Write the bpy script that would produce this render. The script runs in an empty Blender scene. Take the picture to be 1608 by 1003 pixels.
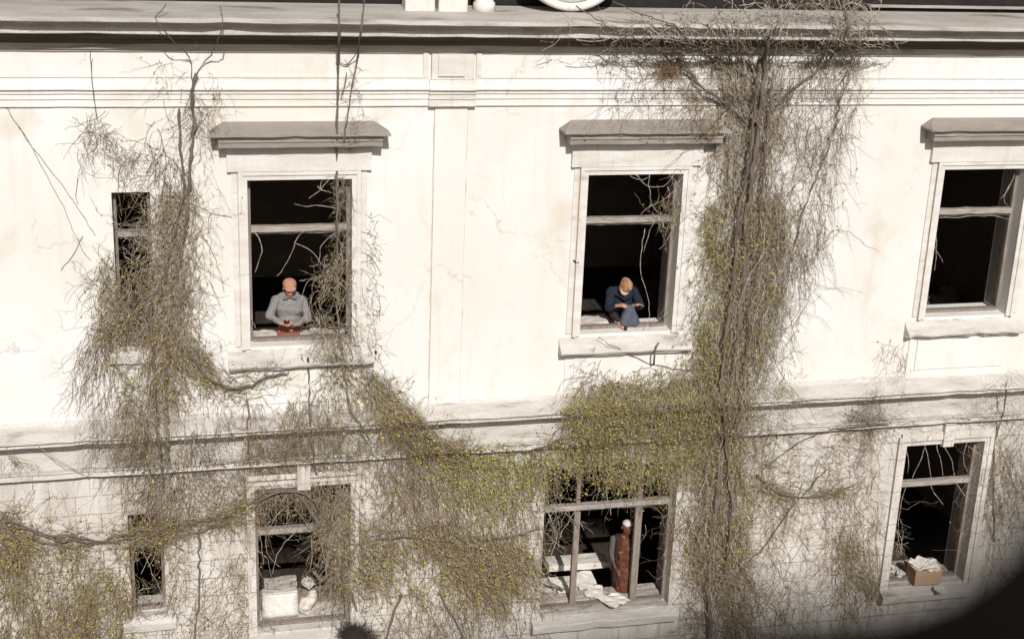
import bpy, bmesh, math, random
import numpy as np
from mathutils import Vector, Matrix
R_ = random.Random(7); N_ = np.random.default_rng(11)
C = bpy.context.scene
col = C.collection
OZ = 15.0                      # height of the camera over the street; facade plane is y = 0
D = 17.0; F = 2200.0
# ------------------------------------------------------------------ camera
PITCH, YAW, ROLL = 0.3192114, 0.25184774, 0.04037311
cy_, sy_, cp_, sp_ = math.cos(YAW), math.sin(YAW), math.cos(PITCH), math.sin(PITCH)
fw = Vector((sy_*cp_, cy_*cp_, -sp_)); rt0 = Vector((cy_, -sy_, 0)); up0 = rt0.cross(fw)
rt = rt0*math.cos(ROLL) + up0*math.sin(ROLL); up = -rt0*math.sin(ROLL) + up0*math.cos(ROLL)
cam = bpy.data.cameras.new('camera'); camo = bpy.data.objects.new('camera', cam); col.objects.link(camo)
m = Matrix(((rt.x, up.x, -fw.x, 0), (rt.y, up.y, -fw.y, -D), (rt.z, up.z, -fw.z, OZ), (0, 0, 0, 1)))
camo.matrix_world = m
cam.sensor_width = 36; cam.lens = 36*F/1608; cam.clip_start = 0.05; cam.clip_end = 2000
cam.dof.use_dof = True; cam.dof.focus_distance = 19.0; cam.dof.aperture_fstop = 1.05
C.camera = camo
# ------------------------------------------------------------------ light
SUN_EL, SUN_AZ = math.radians(36), math.radians(4)      # sun behind the camera, a touch from the left
w = bpy.data.worlds.new('World'); C.world = w; w.use_nodes = True
nt = w.node_tree; nt.nodes.clear()
sky = nt.nodes.new('ShaderNodeTexSky'); sky.sky_type = 'NISHITA'; sky.sun_disc = False
sky.sun_elevation = SUN_EL; sky.sun_rotation = math.pi + SUN_AZ; sky.dust_density = 3.0
hs = nt.nodes.new('ShaderNodeHueSaturation'); hs.inputs['Saturation'].default_value = 0.45
bg = nt.nodes.new('ShaderNodeBackground'); bg.inputs['Strength'].default_value = 0.052
ow = nt.nodes.new('ShaderNodeOutputWorld')
nt.links.new(sky.outputs[0], hs.inputs['Color']); nt.links.new(hs.outputs[0], bg.inputs[0]); nt.links.new(bg.outputs[0], ow.inputs[0])
sl = bpy.data.lights.new('sun', 'SUN'); sl.energy = 4.6; sl.angle = math.radians(0.5); sl.color = (1.0, 0.970, 0.932)
so = bpy.data.objects.new('sun', sl); col.objects.link(so)
sd = Vector((math.sin(SUN_AZ)*math.cos(SUN_EL), math.cos(SUN_AZ)*math.cos(SUN_EL), -math.sin(SUN_EL)))
so.rotation_euler = sd.to_track_quat('-Z', 'Y').to_euler(); so.location = (0, -30, 40)
C.view_settings.view_transform = 'Standard'; C.view_settings.look = 'None'
C.view_settings.exposure = -0.02; C.view_settings.gamma = 1.0
C.render.resolution_x = 1024; C.render.resolution_y = 638

# ------------------------------------------------------------------ photo pixel <-> facade
FW = np.array(fw); RT = np.array(rt); UP = np.array(up)
def U(px, py, d=0.0):
    """point on the plane y = d seen at photo pixel; numpy friendly"""
    px = np.asarray(px, float); py = np.asarray(py, float)
    dr = FW*F + RT*(px-804)[..., None] - UP*(py-501.5)[..., None]
    t = (D + np.asarray(d, float))/dr[..., 1]
    return np.stack([dr[..., 0]*t, dr[..., 1]*t - D, dr[..., 2]*t + OZ], -1)
def XZ(px, py, d=0.0):
    p = U(px, py, d); return float(p[0]), float(p[2])

# ------------------------------------------------------------------ materials
def mat(name, base, var=None, vscale=3.0, vamt=0.5, dirt=None, dscale=1.0, dlo=0.5, dhi=0.7, stretch=(1, 1, 1), rough=0.9, bump=0.3, bscale=40.0, bdist=0.01, fine=None, joints=None, streak=None, crack=None, metal=0.0, spec=0.3):
    mt = bpy.data.materials.new(name); mt.use_nodes = True
    n = mt.node_tree; L = n.links; b = n.nodes['Principled BSDF']
    b.inputs['Roughness'].default_value = rough; b.inputs['Metallic'].default_value = metal
    b.inputs['Specular IOR Level'].default_value = spec
    tc = n.nodes.new('ShaderNodeTexCoord'); mp = n.nodes.new('ShaderNodeMapping'); mp.inputs['Scale'].default_value = stretch
    L.new(tc.outputs['Object'], mp.inputs['Vector'])
    def noise(sc, det=8, src=mp, rgh=0.6):
        t = n.nodes.new('ShaderNodeTexNoise'); t.inputs['Scale'].default_value = sc; t.inputs['Detail'].default_value = det; t.inputs['Roughness'].default_value = rgh
        L.new(src.outputs[0] if src is mp else src.outputs['Object'], t.inputs['Vector']); return t
    def ramp(src, lo, hi, a=(0, 0, 0, 1), c=(1, 1, 1, 1)):
        r = n.nodes.new('ShaderNodeValToRGB'); r.color_ramp.elements[0].position = lo; r.color_ramp.elements[1].position = hi
        r.color_ramp.elements[0].color = a; r.color_ramp.elements[1].color = c; L.new(src, r.inputs[0]); return r
    def mix(f, a, c, amt=1.0, mode='MIX'):
        x = n.nodes.new('ShaderNodeMix'); x.data_type = 'RGBA'; x.blend_type = mode
        if amt != 1.0:
            q = n.nodes.new('ShaderNodeMath'); q.operation = 'MULTIPLY'; L.new(f, q.inputs[0]); q.inputs[1].default_value = amt; f = q.outputs[0]
        L.new(f, x.inputs[0])
        for i, v in ((6, a), (7, c)):
            if isinstance(v, tuple): x.inputs[i].default_value = (*v, 1) if len(v) == 3 else v
            else: L.new(v, x.inputs[i])
        return x.outputs[2]
    c = base
    if var: c = mix(ramp(noise(vscale).outputs[0], 0.35, 0.68).outputs[0], base, var, vamt)
    if dirt: c = mix(ramp(noise(dscale, 10).outputs[0], dlo, dhi).outputs[0], c, dirt)
    if fine:
        c = mix(ramp(noise(fine[1], 4, tc).outputs[0], 0.42, 0.60).outputs[0], c, fine[0], fine[2])
    hgt = noise(bscale, 6, tc).outputs[0]
    if streak:
        m2 = n.nodes.new('ShaderNodeMapping'); m2.inputs['Scale'].default_value = (7, 1, .5); L.new(tc.outputs['Object'], m2.inputs['Vector'])
        t2 = n.nodes.new('ShaderNodeTexNoise'); t2.inputs['Scale'].default_value = 1.0; t2.inputs['Detail'].default_value = 9; t2.inputs['Roughness'].default_value = .65; L.new(m2.outputs[0], t2.inputs['Vector'])
        c = mix(ramp(t2.outputs[0], .54, .74).outputs[0], c, streak[0], streak[1])
    if crack:
        wn_ = noise(1.6, 5, tc); ad_ = n.nodes.new('ShaderNodeVectorMath'); ad_.operation = 'MULTIPLY_ADD'; L.new(wn_.outputs['Color'], ad_.inputs[0]); ad_.inputs[1].default_value = (.9, .9, .9); L.new(tc.outputs['Object'], ad_.inputs[2])
        vo = n.nodes.new('ShaderNodeTexVoronoi'); vo.feature = 'DISTANCE_TO_EDGE'; vo.inputs['Scale'].default_value = crack[1]; L.new(ad_.outputs[0], vo.inputs['Vector'])
        cr = ramp(vo.outputs['Distance'], .0, .009, (1, 1, 1, 1), (0, 0, 0, 1)); mk = ramp(noise(.8, 3, tc).outputs[0], .50, .60)
        mu = n.nodes.new('ShaderNodeMath'); mu.operation = 'MULTIPLY'; L.new(cr.outputs[0], mu.inputs[0]); L.new(mk.outputs[0], mu.inputs[1])
        c = mix(mu.outputs[0], c, crack[0], crack[2])
    if joints:
        sx = n.nodes.new('ShaderNodeSeparateXYZ'); cx = n.nodes.new('ShaderNodeCombineXYZ'); L.new(tc.outputs['Object'], sx.inputs[0])
        wob = noise(2.2, 5, tc)
        ad = n.nodes.new('ShaderNodeMath'); ad.operation = 'MULTIPLY_ADD'; L.new(wob.outputs[0], ad.inputs[0]); ad.inputs[1].default_value = 0.05; L.new(sx.outputs[2], ad.inputs[2])
        L.new(sx.outputs[0], cx.inputs[0]); L.new(ad.outputs[0], cx.inputs[1])
        br = n.nodes.new('ShaderNodeTexBrick'); br.inputs['Scale'].default_value = 1.0; br.inputs['Brick Width'].default_value = joints[0]
        br.inputs['Row Height'].default_value = joints[1]; br.inputs['Mortar Size'].default_value = 0.007; br.inputs['Mortar Smooth'].default_value = 0.4
        L.new(cx.outputs[0], br.inputs['Vector'])
        fade = ramp(noise(1.3, 6, tc).outputs[0], 0.38, 0.6)
        mm = n.nodes.new('ShaderNodeMath'); mm.operation = 'MULTIPLY'; L.new(br.outputs['Fac'], mm.inputs[0]); L.new(fade.outputs[0], mm.inputs[1])
        c = mix(mm.outputs[0], c, joints[2], 0.75)
        sub = n.nodes.new('ShaderNodeMath'); sub.operation = 'SUBTRACT'; L.new(hgt, sub.inputs[0]); L.new(br.outputs['Fac'], sub.inputs[1]); hgt = sub.outputs[0]
    if isinstance(c, tuple): b.inputs['Base Color'].default_value = (*c, 1)
    else: L.new(c, b.inputs['Base Color'])
    if bump:
        bp = n.nodes.new('ShaderNodeBump'); bp.inputs['Strength'].default_value = bump; bp.inputs['Distance'].default_value = bdist
        L.new(hgt, bp.inputs['Height']); L.new(bp.outputs[0], b.inputs['Normal'])
    return mt
M = dict(
 wall=mat('upper_plaster', (.72, .722, .728), (.645, .61, .545), .45, .9, (.56, .49, .39), 1.5, .555, .78, (1, 1, .8), bump=.35, bscale=55, fine=((.56, .515, .44), 75, .42), streak=((.58, .52, .43), .5), crack=((.34, .25, .17), .55, .4)),
 low=mat('lower_plaster', (.68, .655, .62), (.41, .37, .325), 2.2, .8, (.25, .215, .18), 2.6, .58, .76, (1.3, 1, .45), bump=.6, bscale=30, bdist=.02, fine=((.35, .29, .23), 70, .45), joints=(.62, .262, (.16, .12, .09)), streak=((.36, .31, .26), .6), crack=((.18, .13, .09), .8, .8)),
 trim=mat('trim_plaster', (.69, .675, .65), (.52, .47, .41), 4, .7, (.34, .28, .22), 3, .6, .78, (.35, 1, 1.6), bump=.5, bscale=60, fine=((.42, .37, .31), 90, .28), streak=((.48, .42, .35), .6)),
 cornice=mat('cornice_stone', (.54, .505, .465), (.33, .295, .26), 4, .8, (.15, .12, .10), 3.5, .57, .72, (.25, 1, 2), bump=.6, bscale=50, fine=((.2, .17, .14), 110, .5)),
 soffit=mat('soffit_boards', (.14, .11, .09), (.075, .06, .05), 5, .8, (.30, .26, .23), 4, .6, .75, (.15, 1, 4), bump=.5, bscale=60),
 hood=mat('hood_stone', (.32, .285, .25), (.22, .19, .165), 5, .7, (.50, .47, .43), 4, .6, .8, (.6, 1, 1.6), bump=.6, bscale=90, fine=((.25, .22, .2), 150, .5)),
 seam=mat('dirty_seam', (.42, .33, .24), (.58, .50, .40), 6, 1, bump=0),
 sill=mat('sill_stone', (.66, .635, .60), (.40, .365, .33), 5, .8, (.2, .16, .13), 5, .6, .75, (.35, 1, 1.2), bump=.7, bscale=45, bdist=.02, fine=((.27, .23, .19), 110, .4)),
 frame=mat('weathered_timber', (.26, .22, .19), (.15, .115, .09), 9, .8, (.12, .08, .055), 8, .55, .72, (3, 3, .5), bump=.7, bscale=70),
 tran=mat('weathered_rail', (.38, .345, .31), (.24, .20, .17), 9, .8, (.12, .09, .07), 8, .56, .7, (.5, 3, 4), bump=.7, bscale=70),
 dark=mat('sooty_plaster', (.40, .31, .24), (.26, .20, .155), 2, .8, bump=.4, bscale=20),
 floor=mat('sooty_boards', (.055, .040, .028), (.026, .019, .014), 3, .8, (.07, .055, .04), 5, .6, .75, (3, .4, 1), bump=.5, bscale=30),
 roof=mat('black_roofing', (.012, .011, .010), (.03, .026, .022), 8, .6, bump=.5, bscale=40),
 white=mat('white_stone', (.72, .70, .67), (.56, .52, .46), 9, .7, (.38, .32, .26), 7, .62, .76, bump=.6, bscale=60, fine=((.5, .45, .39), 80, .35)),
 ledge=mat('lime_ledge', (.70, .66, .61), (.50, .44, .38), 8, .8, (.24, .18, .14), 7, .6, .72, bump=.8, bscale=40, bdist=.02),
 paper=mat('torn_paper', (.78, .74, .68), (.60, .55, .48), 8, .6, (.40, .33, .26), 9, .62, .75, bump=.4, bscale=30),
 rubble=mat('grey_rubble', (.36, .32, .29), (.52, .47, .42), 14, .8, (.12, .09, .07), 12, .55, .7, bump=.9, bscale=40, bdist=.02),
 card=mat('brown_cardboard', (.38, .265, .17), (.29, .195, .12), 9, .6, bump=.3, bscale=60, stretch=(.4, .4, 4)),
 twig=mat('grey_bark', (.54, .475, .40), (.10, .075, .055), 20, 1.0, bump=.4, bscale=200),
 twigb=mat('brown_bark', (.30, .19, .105), (.06, .036, .022), 20, 1.0, bump=.4, bscale=200),
 twigo=mat('olive_bark', (.48, .40, .22), (.11, .088, .045), 20, 1.0, bump=.4, bscale=200),
 stem=mat('old_bark', (.215, .175, .14), (.095, .072, .054), 14, .9, stretch=(1, 1, .3), bump=1, bscale=90, bdist=.02),
 leaf=mat('olive_leaf', (.44, .39, .07), (.20, .20, .045), 6, .9, rough=.7, bump=0),
 leafb=mat('rusty_leaf', (.46, .31, .10), (.28, .16, .06), 6, .9, rough=.7, bump=0),
 tar=mat('black_tar', (.004, .0037, .0033), (.007, .006, .005), 6, .7, bump=.3, bscale=30, rough=1, spec=0),  # near-black colour stands in for the shade on the near roof edge
 ground=mat('street_paving', (.20, .175, .145), (.14, .12, .10), .6, .8, bump=.3, bscale=8),
 skin=mat('skin', (.46, .25, .165), (.36, .18, .115), 20, .5, rough=.6, bump=0),
 skind=mat('tanned_skin', (.13, .055, .036), rough=.6, bump=0),
 shirt=mat('grey_checked_cloth', (.21, .20, .195), (.09, .085, .09), 60, .9, bump=.7, bscale=25, bdist=.02, fine=((.38, .355, .34), 170, .45)),
 rust=mat('rust_cloth', (.28, .10, .06), (.19, .07, .045), 25, .8, bump=.7, bscale=20, bdist=.02),
 cap=mat('salmon_cap', (.34, .13, .08), (.42, .21, .14), 30, .7, bump=.3, bscale=60, fine=((.50, .31, .23), 90, .5)),
 navy=mat('navy_wool', (.009, .012, .024), (.02, .027, .048), 30, .8, bump=.8, bscale=40, bdist=.02),
 denim=mat('grey_denim', (.055, .066, .088), (.12, .135, .16), 50, .8, stretch=(3, 3, .4), bump=.8, bscale=50, bdist=.01),
 hair=mat('reddish_blond_hair', (.22, .075, .022), (.50, .33, .21), 11, .95, stretch=(2.5, 1, 1), bump=1, bscale=120, bdist=.01),
 hairp=mat('pale_hair', (.66, .52, .40), (.50, .34, .22), 30, .8, bump=1, bscale=120, bdist=.01),
 black=mat('black_plastic', (.015, .015, .016), rough=.4, bump=0),
 orange=mat('orange_patterned_cloth', (.155, .052, .024), (.05, .02, .014), 14, .95, (.52, .24, .09), 11, .60, .68, bump=.8, bscale=25, bdist=.02),
 tuft=mat('dead_tuft', (.06, .045, .035), (.03, .022, .018), 9, 1, bump=0),
 jacket=mat('dark_jacket', (.02, .016, .014), bump=.4, bscale=30),
 gsleeve=mat('drab_sleeve', (.10, .085, .07), bump=.4, bscale=30),
 whitecap=mat('white_cap', (.55, .50, .46), bump=.2, bscale=60),
 eye=mat('eye_dark', (.03, .02, .015), rough=.3, bump=0),
)
# ------------------------------------------------------------------ object helpers
def tag(o, label=None, cat=None, group=None, kind=None):
    for k, v in (('label', label), ('category', cat), ('group', group), ('kind', kind)):
        if v: o[k] = v
    return o
def thing(name, loc=(0, 0, 0), **k):
    o = bpy.data.objects.new(name, None); col.objects.link(o); o.location = loc; o.empty_display_size = .2
    return tag(o, **k)
def link(name, me, mats, parent=None, smooth=False):
    o = bpy.data.objects.new(name, me); col.objects.link(o)
    for q in (mats if isinstance(mats, (list, tuple)) else [mats]): me.materials.append(q)
    if parent is not None:
        o.parent = parent
        pl = Vector(parent.location)
        if parent.parent: pl = pl + Vector(parent.parent.location)
        me.transform(Matrix.Translation(-pl))      # meshes are written in world coordinates
    if smooth: me.polygons.foreach_set('use_smooth', [True]*len(me.polygons))
    return o
class MB:
    def __init__(s): s.b = bmesh.new()
    def box(s, x0, x1, y0, y1, z0, z1, bev=0.0, mi=0):
        vs = [s.b.verts.new(p) for p in ((x0, y0, z0), (x1, y0, z0), (x1, y1, z0), (x0, y1, z0), (x0, y0, z1), (x1, y0, z1), (x1, y1, z1), (x0, y1, z1))]
        fs = [s.b.faces.new([vs[i] for i in f]) for f in ((3, 2, 1, 0), (4, 5, 6, 7), (0, 1, 5, 4), (1, 2, 6, 5), (2, 3, 7, 6), (3, 0, 4, 7))]
        for f in fs: f.material_index = mi
        if bev: bmesh.ops.bevel(s.b, geom=list({e for f in fs for e in f.edges}), offset=bev, segments=1, affect='EDGES')
        return s
    def rough_box(s, cx, cy, cz, sx, sy, sz, rot=(0, 0, 0), jit=.01, cuts=2, seed=0):
        r = random.Random(seed); t = bmesh.new(); bmesh.ops.create_cube(t, size=1)
        bmesh.ops.subdivide_edges(t, edges=t.edges[:], cuts=cuts, use_grid_fill=True)
        from mathutils import Euler
        mt = Matrix.Translation((cx, cy, cz)) @ Euler(rot).to_matrix().to_4x4()
        for v in t.verts:
            p = Vector((v.co.x*sx, v.co.y*sy, v.co.z*sz)) + Vector([r.uniform(-jit, jit) for _ in range(3)])
            v.co = mt @ p
        me = bpy.data.meshes.new('t'); t.to_mesh(me); t.free(); s.b.from_mesh(me); bpy.data.meshes.remove(me); return s
    def quad(s, a, b, c, d):
        s.b.faces.new([s.b.verts.new(p) for p in (a, b, c, d)]); return s
    def prism(s, prof, x0, x1):
        """prof: closed list of (y, z); extruded along x"""
        A = [s.b.verts.new((x0, y, z)) for y, z in prof]; B = [s.b.verts.new((x1, y, z)) for y, z in prof]
        n = len(prof)
        for i in range(n): s.b.faces.new((A[i], A[(i+1) % n], B[(i+1) % n], B[i]))
        s.b.faces.new(A[::-1]); s.b.faces.new(B); return s
    def build(s, name, mats, parent=None, smooth=False):
        bmesh.ops.recalc_face_normals(s.b, faces=s.b.faces[:])
        me = bpy.data.meshes.new(name); s.b.to_mesh(me); s.b.free(); return link(name, me, mats, parent, smooth)
def worn(o, strength=.012, cuts=0, seed=0, keep_back=True):
    """chips an edge line: subdivide along x and jitter the vertices a little"""
    me = o.data; b = bmesh.new(); b.from_mesh(me)
    es = [e for e in b.edges if abs(e.verts[0].co.x-e.verts[1].co.x) > .3]
    if cuts: bmesh.ops.subdivide_edges(b, edges=es, cuts=cuts)
    r = random.Random(seed); ymax = max(v.co.y for v in b.verts)
    xs = {}
    for v in b.verts:
        if v.co.y > ymax-.002: continue
        k = round(v.co.x, 2)
        if k not in xs: xs[k] = (strength*1.3, strength*.9) if r.random() < .05 else (r.gauss(0, strength*.12), r.gauss(0, strength*.15))
        v.co.y += xs[k][0] + r.uniform(-1, 1)*strength*.35; v.co.z += xs[k][1] + r.uniform(-1, 1)*strength*.35
    b.to_mesh(me); b.free(); return o

# ------------------------------------------------------------------ setting
g = MB().quad((-300, -300, 0), (300, -300, 0), (300, 300, 0), (-300, 300, 0)).build('ground', M['ground']); tag(g, kind='structure')
Z = lambda z: z + OZ
bld = thing('abandoned_building', (4, 0, 0), label='derelict two tone plaster building with empty window openings and stone cornice', cat='building')
X0, X1 = -5.0, 16.5
# openings: name -> x0,x1,z0,z1
OP = dict(
 a0=(-.63, -.18, -5.96, -4.0), a1=(.97, 2.25, -6.03, -3.87), a2=(5.31, 6.61, -6.05, -3.87), a3=(10.43, 11.73, -6.02, -3.87),
 b0=(-.64, -.20, -9.74, -8.25), b1=(.98, 2.24, -10.16, -8.0), b2=(4.95, 6.90, -10.30, -8.0), b3=(10.43, 11.72, -10.36, -8.0))
SPLIT = -7.30
def wall_piece(name, z0, z1, ops, m_, thick=.55):
    b = MB()
    xs = sorted({X0, X1, *[v for o in ops for v in o[:2]]}); zs = sorted({z0, z1, *[v for o in ops for v in o[2:]]})
    nx, nz = len(xs)-1, len(zs)-1
    def solid(i, k):
        if i < 0 or k < 0 or i >= nx or k >= nz: return False
        cx, cz = (xs[i]+xs[i+1])/2, (zs[k]+zs[k+1])/2
        return not any(o[0] < cx < o[1] and o[2] < cz < o[3] for o in ops)
    V = {}
    def v(x, y, z):
        k = (round(x, 4), y, round(z, 4))
        if k not in V: V[k] = b.b.verts.new((x, y, Z(z)))
        return V[k]
    for i in range(nx):
        for k in range(nz):
            if not solid(i, k): continue
            a, c, d, e = xs[i], xs[i+1], zs[k], zs[k+1]
            b.b.faces.new((v(a, 0, d), v(c, 0, d), v(c, 0, e), v(a, 0, e)))
            f = b.b.faces.new((v(a, thick, e), v(c, thick, e), v(c, thick, d), v(a, thick, d))); f.material_index = 1
            if not solid(i-1, k): b.b.faces.new((v(a, 0, e), v(a, thick, e), v(a, thick, d), v(a, 0, d)))
            if not solid(i+1, k): b.b.faces.new((v(c, 0, d), v(c, thick, d), v(c, thick, e), v(c, 0, e)))
            if not solid(i, k-1): b.b.faces.new((v(a, 0, d), v(a, thick, d), v(c, thick, d), v(c, 0, d)))
            if not solid(i, k+1): b.b.faces.new((v(c, 0, e), v(c, thick, e), v(a, thick, e), v(a, 0, e)))
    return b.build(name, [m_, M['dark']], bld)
wu = wall_piece('upper_wall', SPLIT, -1.95, [OP[k] for k in OP if k[0] == 'a'], M['wall'])
wl = wall_piece('lower_wall', -OZ, SPLIT-.001, [OP[k] for k in OP if k[0] == 'b'], M['low'])
tag(wu, label='off white sun bleached plaster of the upper storey'); tag(wl, label='stained block jointed plaster of the lower storey')
# interior shell
it = MB()
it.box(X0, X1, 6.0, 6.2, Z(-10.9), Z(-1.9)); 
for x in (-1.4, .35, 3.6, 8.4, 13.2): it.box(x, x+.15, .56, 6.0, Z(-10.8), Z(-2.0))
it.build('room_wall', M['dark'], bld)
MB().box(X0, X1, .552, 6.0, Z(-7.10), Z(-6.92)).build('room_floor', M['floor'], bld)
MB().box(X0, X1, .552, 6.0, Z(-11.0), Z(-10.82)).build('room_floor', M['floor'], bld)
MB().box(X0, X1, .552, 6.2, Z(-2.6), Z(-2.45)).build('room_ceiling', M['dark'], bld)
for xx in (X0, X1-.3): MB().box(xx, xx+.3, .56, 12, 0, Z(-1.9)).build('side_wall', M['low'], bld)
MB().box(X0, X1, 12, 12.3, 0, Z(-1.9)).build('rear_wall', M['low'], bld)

def profile(name, pts, x0, x1, m_, back=.0, wear=.006, cuts=40, seed=1, parent=None):
    """pts: (protrusion, z) from top to bottom"""
    pr = [(-.0 - back, Z(pts[0][1]))] if False else []
    prof = [(-p, Z(z)) for p, z in pts]
    prof = [(.002, Z(pts[0][1]))] + prof + [(.002, Z(pts[-1][1]))]
    o = MB().prism(prof, x0, x1).build(name, m_, parent or bld)
    if cuts: worn(o, wear, cuts, seed)
    return o
# main cornice
cor = [(.51, -1.895), (.52, -1.93), (.49, -1.945), (.38, -1.95), (.37, -1.985), (.372, -2.012), (.35, -2.022), (.35, -2.085), (.30, -2.09), (.20, -2.105), (.19, -2.15), (.13, -2.16), (.12, -2.22), (.05, -2.24), (.045, -2.315)]
def cornice_piece():
    b = MB(); prof = [(.36, Z(-1.785)), (-.20, Z(-1.84)), (-.49, Z(-1.885))] + [(-p, Z(z)) for p, z in cor[:2]] + [(-.49, Z(-1.947)), (.36, Z(-1.95))]
    b.prism(prof, X0, X1); return b.build('cornice_ledge', M['cornice'], bld)
cl = cornice_piece(); worn(cl, .014, 70, 3); tag(cl, label='weathered grey projecting ledge crowning the facade')
profile('cornice_band', [(.375, -1.952), (.37, -1.985), (.34, -1.99), (.345, -2.012), (.352, -2.020), (.350, -2.083), (.30, -2.09), (.3, -2.10)], X0, X1, M['sill'], wear=.01, cuts=70, seed=5)
profile('cornice_soffit', [(.24, -2.102), (.235, -2.15), (.15, -2.16), (.145, -2.205), (.10, -2.212), (.10, -2.222)], X0, X1, M['soffit'], wear=.006, cuts=50, seed=6)
profile('cornice_fillet', [(.085, -2.224), (.08, -2.262), (.06, -2.265), (.055, -2.295), (.03, -2.298), (.025, -2.325)], X0, X1, M['cornice'], wear=.006, cuts=50, seed=7)
# attic behind the ledge
MB().box(X0, X1, .40, .9, Z(-1.96), Z(-1.2)).build('attic_wall', M['roof'], bld)
rf = MB(); rf.prism([(.33, Z(-1.2)), (.33, Z(-1.14)), (6.2, Z(1.8)), (12.2, Z(-1.0)), (12.2, Z(-1.9)), (11.9, Z(-1.9)), (.92, Z(-1.3))], X0, X1); rf.build('roof', M['roof'], bld)
a = XZ(1365, 8, .38)
MB().box(a[0], X1, .345, .40, Z(-1.735), Z(-1.70)).build('gutter_strip', M['tran'], bld)
# stone blocks and round ring on the ledge
for k, (pa, pb, rnd) in enumerate(((636.5, 683, 0), (689, 734.5, 0), (746, 781, 1))):
    xa, _ = XZ(pa, 20, -.02); xb, _ = XZ(pb, 20, -.02); zb = Z(-1.856)
    if not rnd:
        o = MB().box(xa, xb, -.02, .26, zb, zb+.62, bev=.012).build('parapet_block', M['white'], bld)
    else:
        b = MB(); cxx = (xa+xb)/2; r = (xb-xa)/2
        prev = None
        for zz, rr in ((0, r), (.13, r*.98), (.16, r*.8), (.3, r*.95), (.45, r*.8), (.5, r), (.62, r)):
            ring = [b.b.verts.new((cxx+rr*math.cos(t*math.tau/20), .11+rr*math.sin(t*math.tau/20), zb+zz)) for t in range(20)]
            if prev: [b.b.faces.new((prev[i], prev[(i+1) % 20], ring[(i+1) % 20], ring[i])) for i in range(20)]
            else: b.b.faces.new(ring[::-1])
            prev = ring
        b.b.faces.new(prev); o = b.build('baluster', M['white'], bld, True)
    worn(o, .006, 0, k)
# round ring (bull's eye surround)
cxr, czr = XZ(897, 18, -.03); r1 = .70
def lathe_ring(name, cx, cy, cz, prof, m_, parent, n=64):
    b = MB(); rows = []
    for i in range(n):
        t = i*math.tau/n; rows.append([b.b.verts.new((cx+r*math.cos(t), cy+y, cz+r*math.sin(t))) for r, y in prof])
    k = len(prof)
    for i in range(n):
        for j in range(k): b.b.faces.new((rows[i][j], rows[i][(j+1) % k], rows[(i+1) % n][(j+1) % k], rows[(i+1) % n][j]))
    return b.build(name, m_, parent, True)
cz0 = czr + r1
ring = lathe_ring('round_window_surround', cxr, 0, cz0, [(.70, .12), (.70, -.05), (.67, -.07), (.62, -.07), (.615, -.035), (.59, -.035), (.585, -.06), (.50, -.06), (.48, .12)], M['white'], bld)
disc = MB(); vs = [disc.b.verts.new((cxr+.5*math.cos(i*math.tau/40), .05, cz0+.5*math.sin(i*math.tau/40))) for i in range(40)]; disc.b.faces.new(vs); disc.build('round_window_board', M['white'], ring)
# frieze and architrave
PX0, PX1 = 3.22, 3.75
arch = [(.022, -2.605), (.022, -2.626), (.006, -2.629), (.006, -2.640), (.030, -2.643), (.034, -2.70), (.055, -2.73), (.085, -2.745), (.088, -2.762), (.050, -2.766), (.048, -2.79), (.058, -2.795), (.058, -2.812), (.040, -2.816), (.040, -2.88), (.024, -2.884), (.024, -2.955), (.034, -2.957), (.034, -2.966), (.0, -2.98)]
profile('architrave', arch, X0, PX0-.03, M['wall'], wear=.003, cuts=30, seed=8)
profile('architrave', arch, PX1+.03, X1, M['wall'], wear=.003, cuts=50, seed=9)
for xx in (PX0-.10, PX1+.035): MB().box(xx, xx+.065, -.03, .001, Z(-2.604), Z(-2.323)).build('frieze_border', M['trim'], bld)
pil = MB(); pil.box(PX0+.06, PX1-.06, -.025, .001, Z(-6.93), Z(-3.0)); pil = pil.build('pilaster', M['wall'], bld)
profile('capital', [(p+.05, z) for p, z in arch[4:]][:-1] + [(.026, -2.995)], PX0-.03, PX1+.03, M['trim'], wear=.004, cuts=6, seed=10, parent=pil)
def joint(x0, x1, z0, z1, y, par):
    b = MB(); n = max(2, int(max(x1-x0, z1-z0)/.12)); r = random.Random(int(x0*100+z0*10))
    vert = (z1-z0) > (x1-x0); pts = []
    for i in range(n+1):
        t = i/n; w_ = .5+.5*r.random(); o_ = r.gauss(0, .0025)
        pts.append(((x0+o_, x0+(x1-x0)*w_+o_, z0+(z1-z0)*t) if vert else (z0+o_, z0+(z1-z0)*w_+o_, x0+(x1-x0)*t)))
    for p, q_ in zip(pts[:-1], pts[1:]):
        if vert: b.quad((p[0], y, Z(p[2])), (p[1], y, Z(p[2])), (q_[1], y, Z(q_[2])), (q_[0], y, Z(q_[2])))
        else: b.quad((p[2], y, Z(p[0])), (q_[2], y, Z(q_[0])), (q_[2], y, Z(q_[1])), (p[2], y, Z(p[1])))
    return b.build('dirt_seam', M['seam'], par)  # narrow brown strip of uneven width along an edge
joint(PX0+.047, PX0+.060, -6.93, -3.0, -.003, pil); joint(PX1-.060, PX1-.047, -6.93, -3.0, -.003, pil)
pb = MB(); pb.box(PX0, PX1, -.06, .001, Z(-2.642), Z(-2.33), bev=.006); pb.box(PX0+.08, PX1-.12, -.085, -.055, Z(-2.60), Z(-2.335), bev=.004)
pb.build('pilaster_block', M['trim'], pil)

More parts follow.
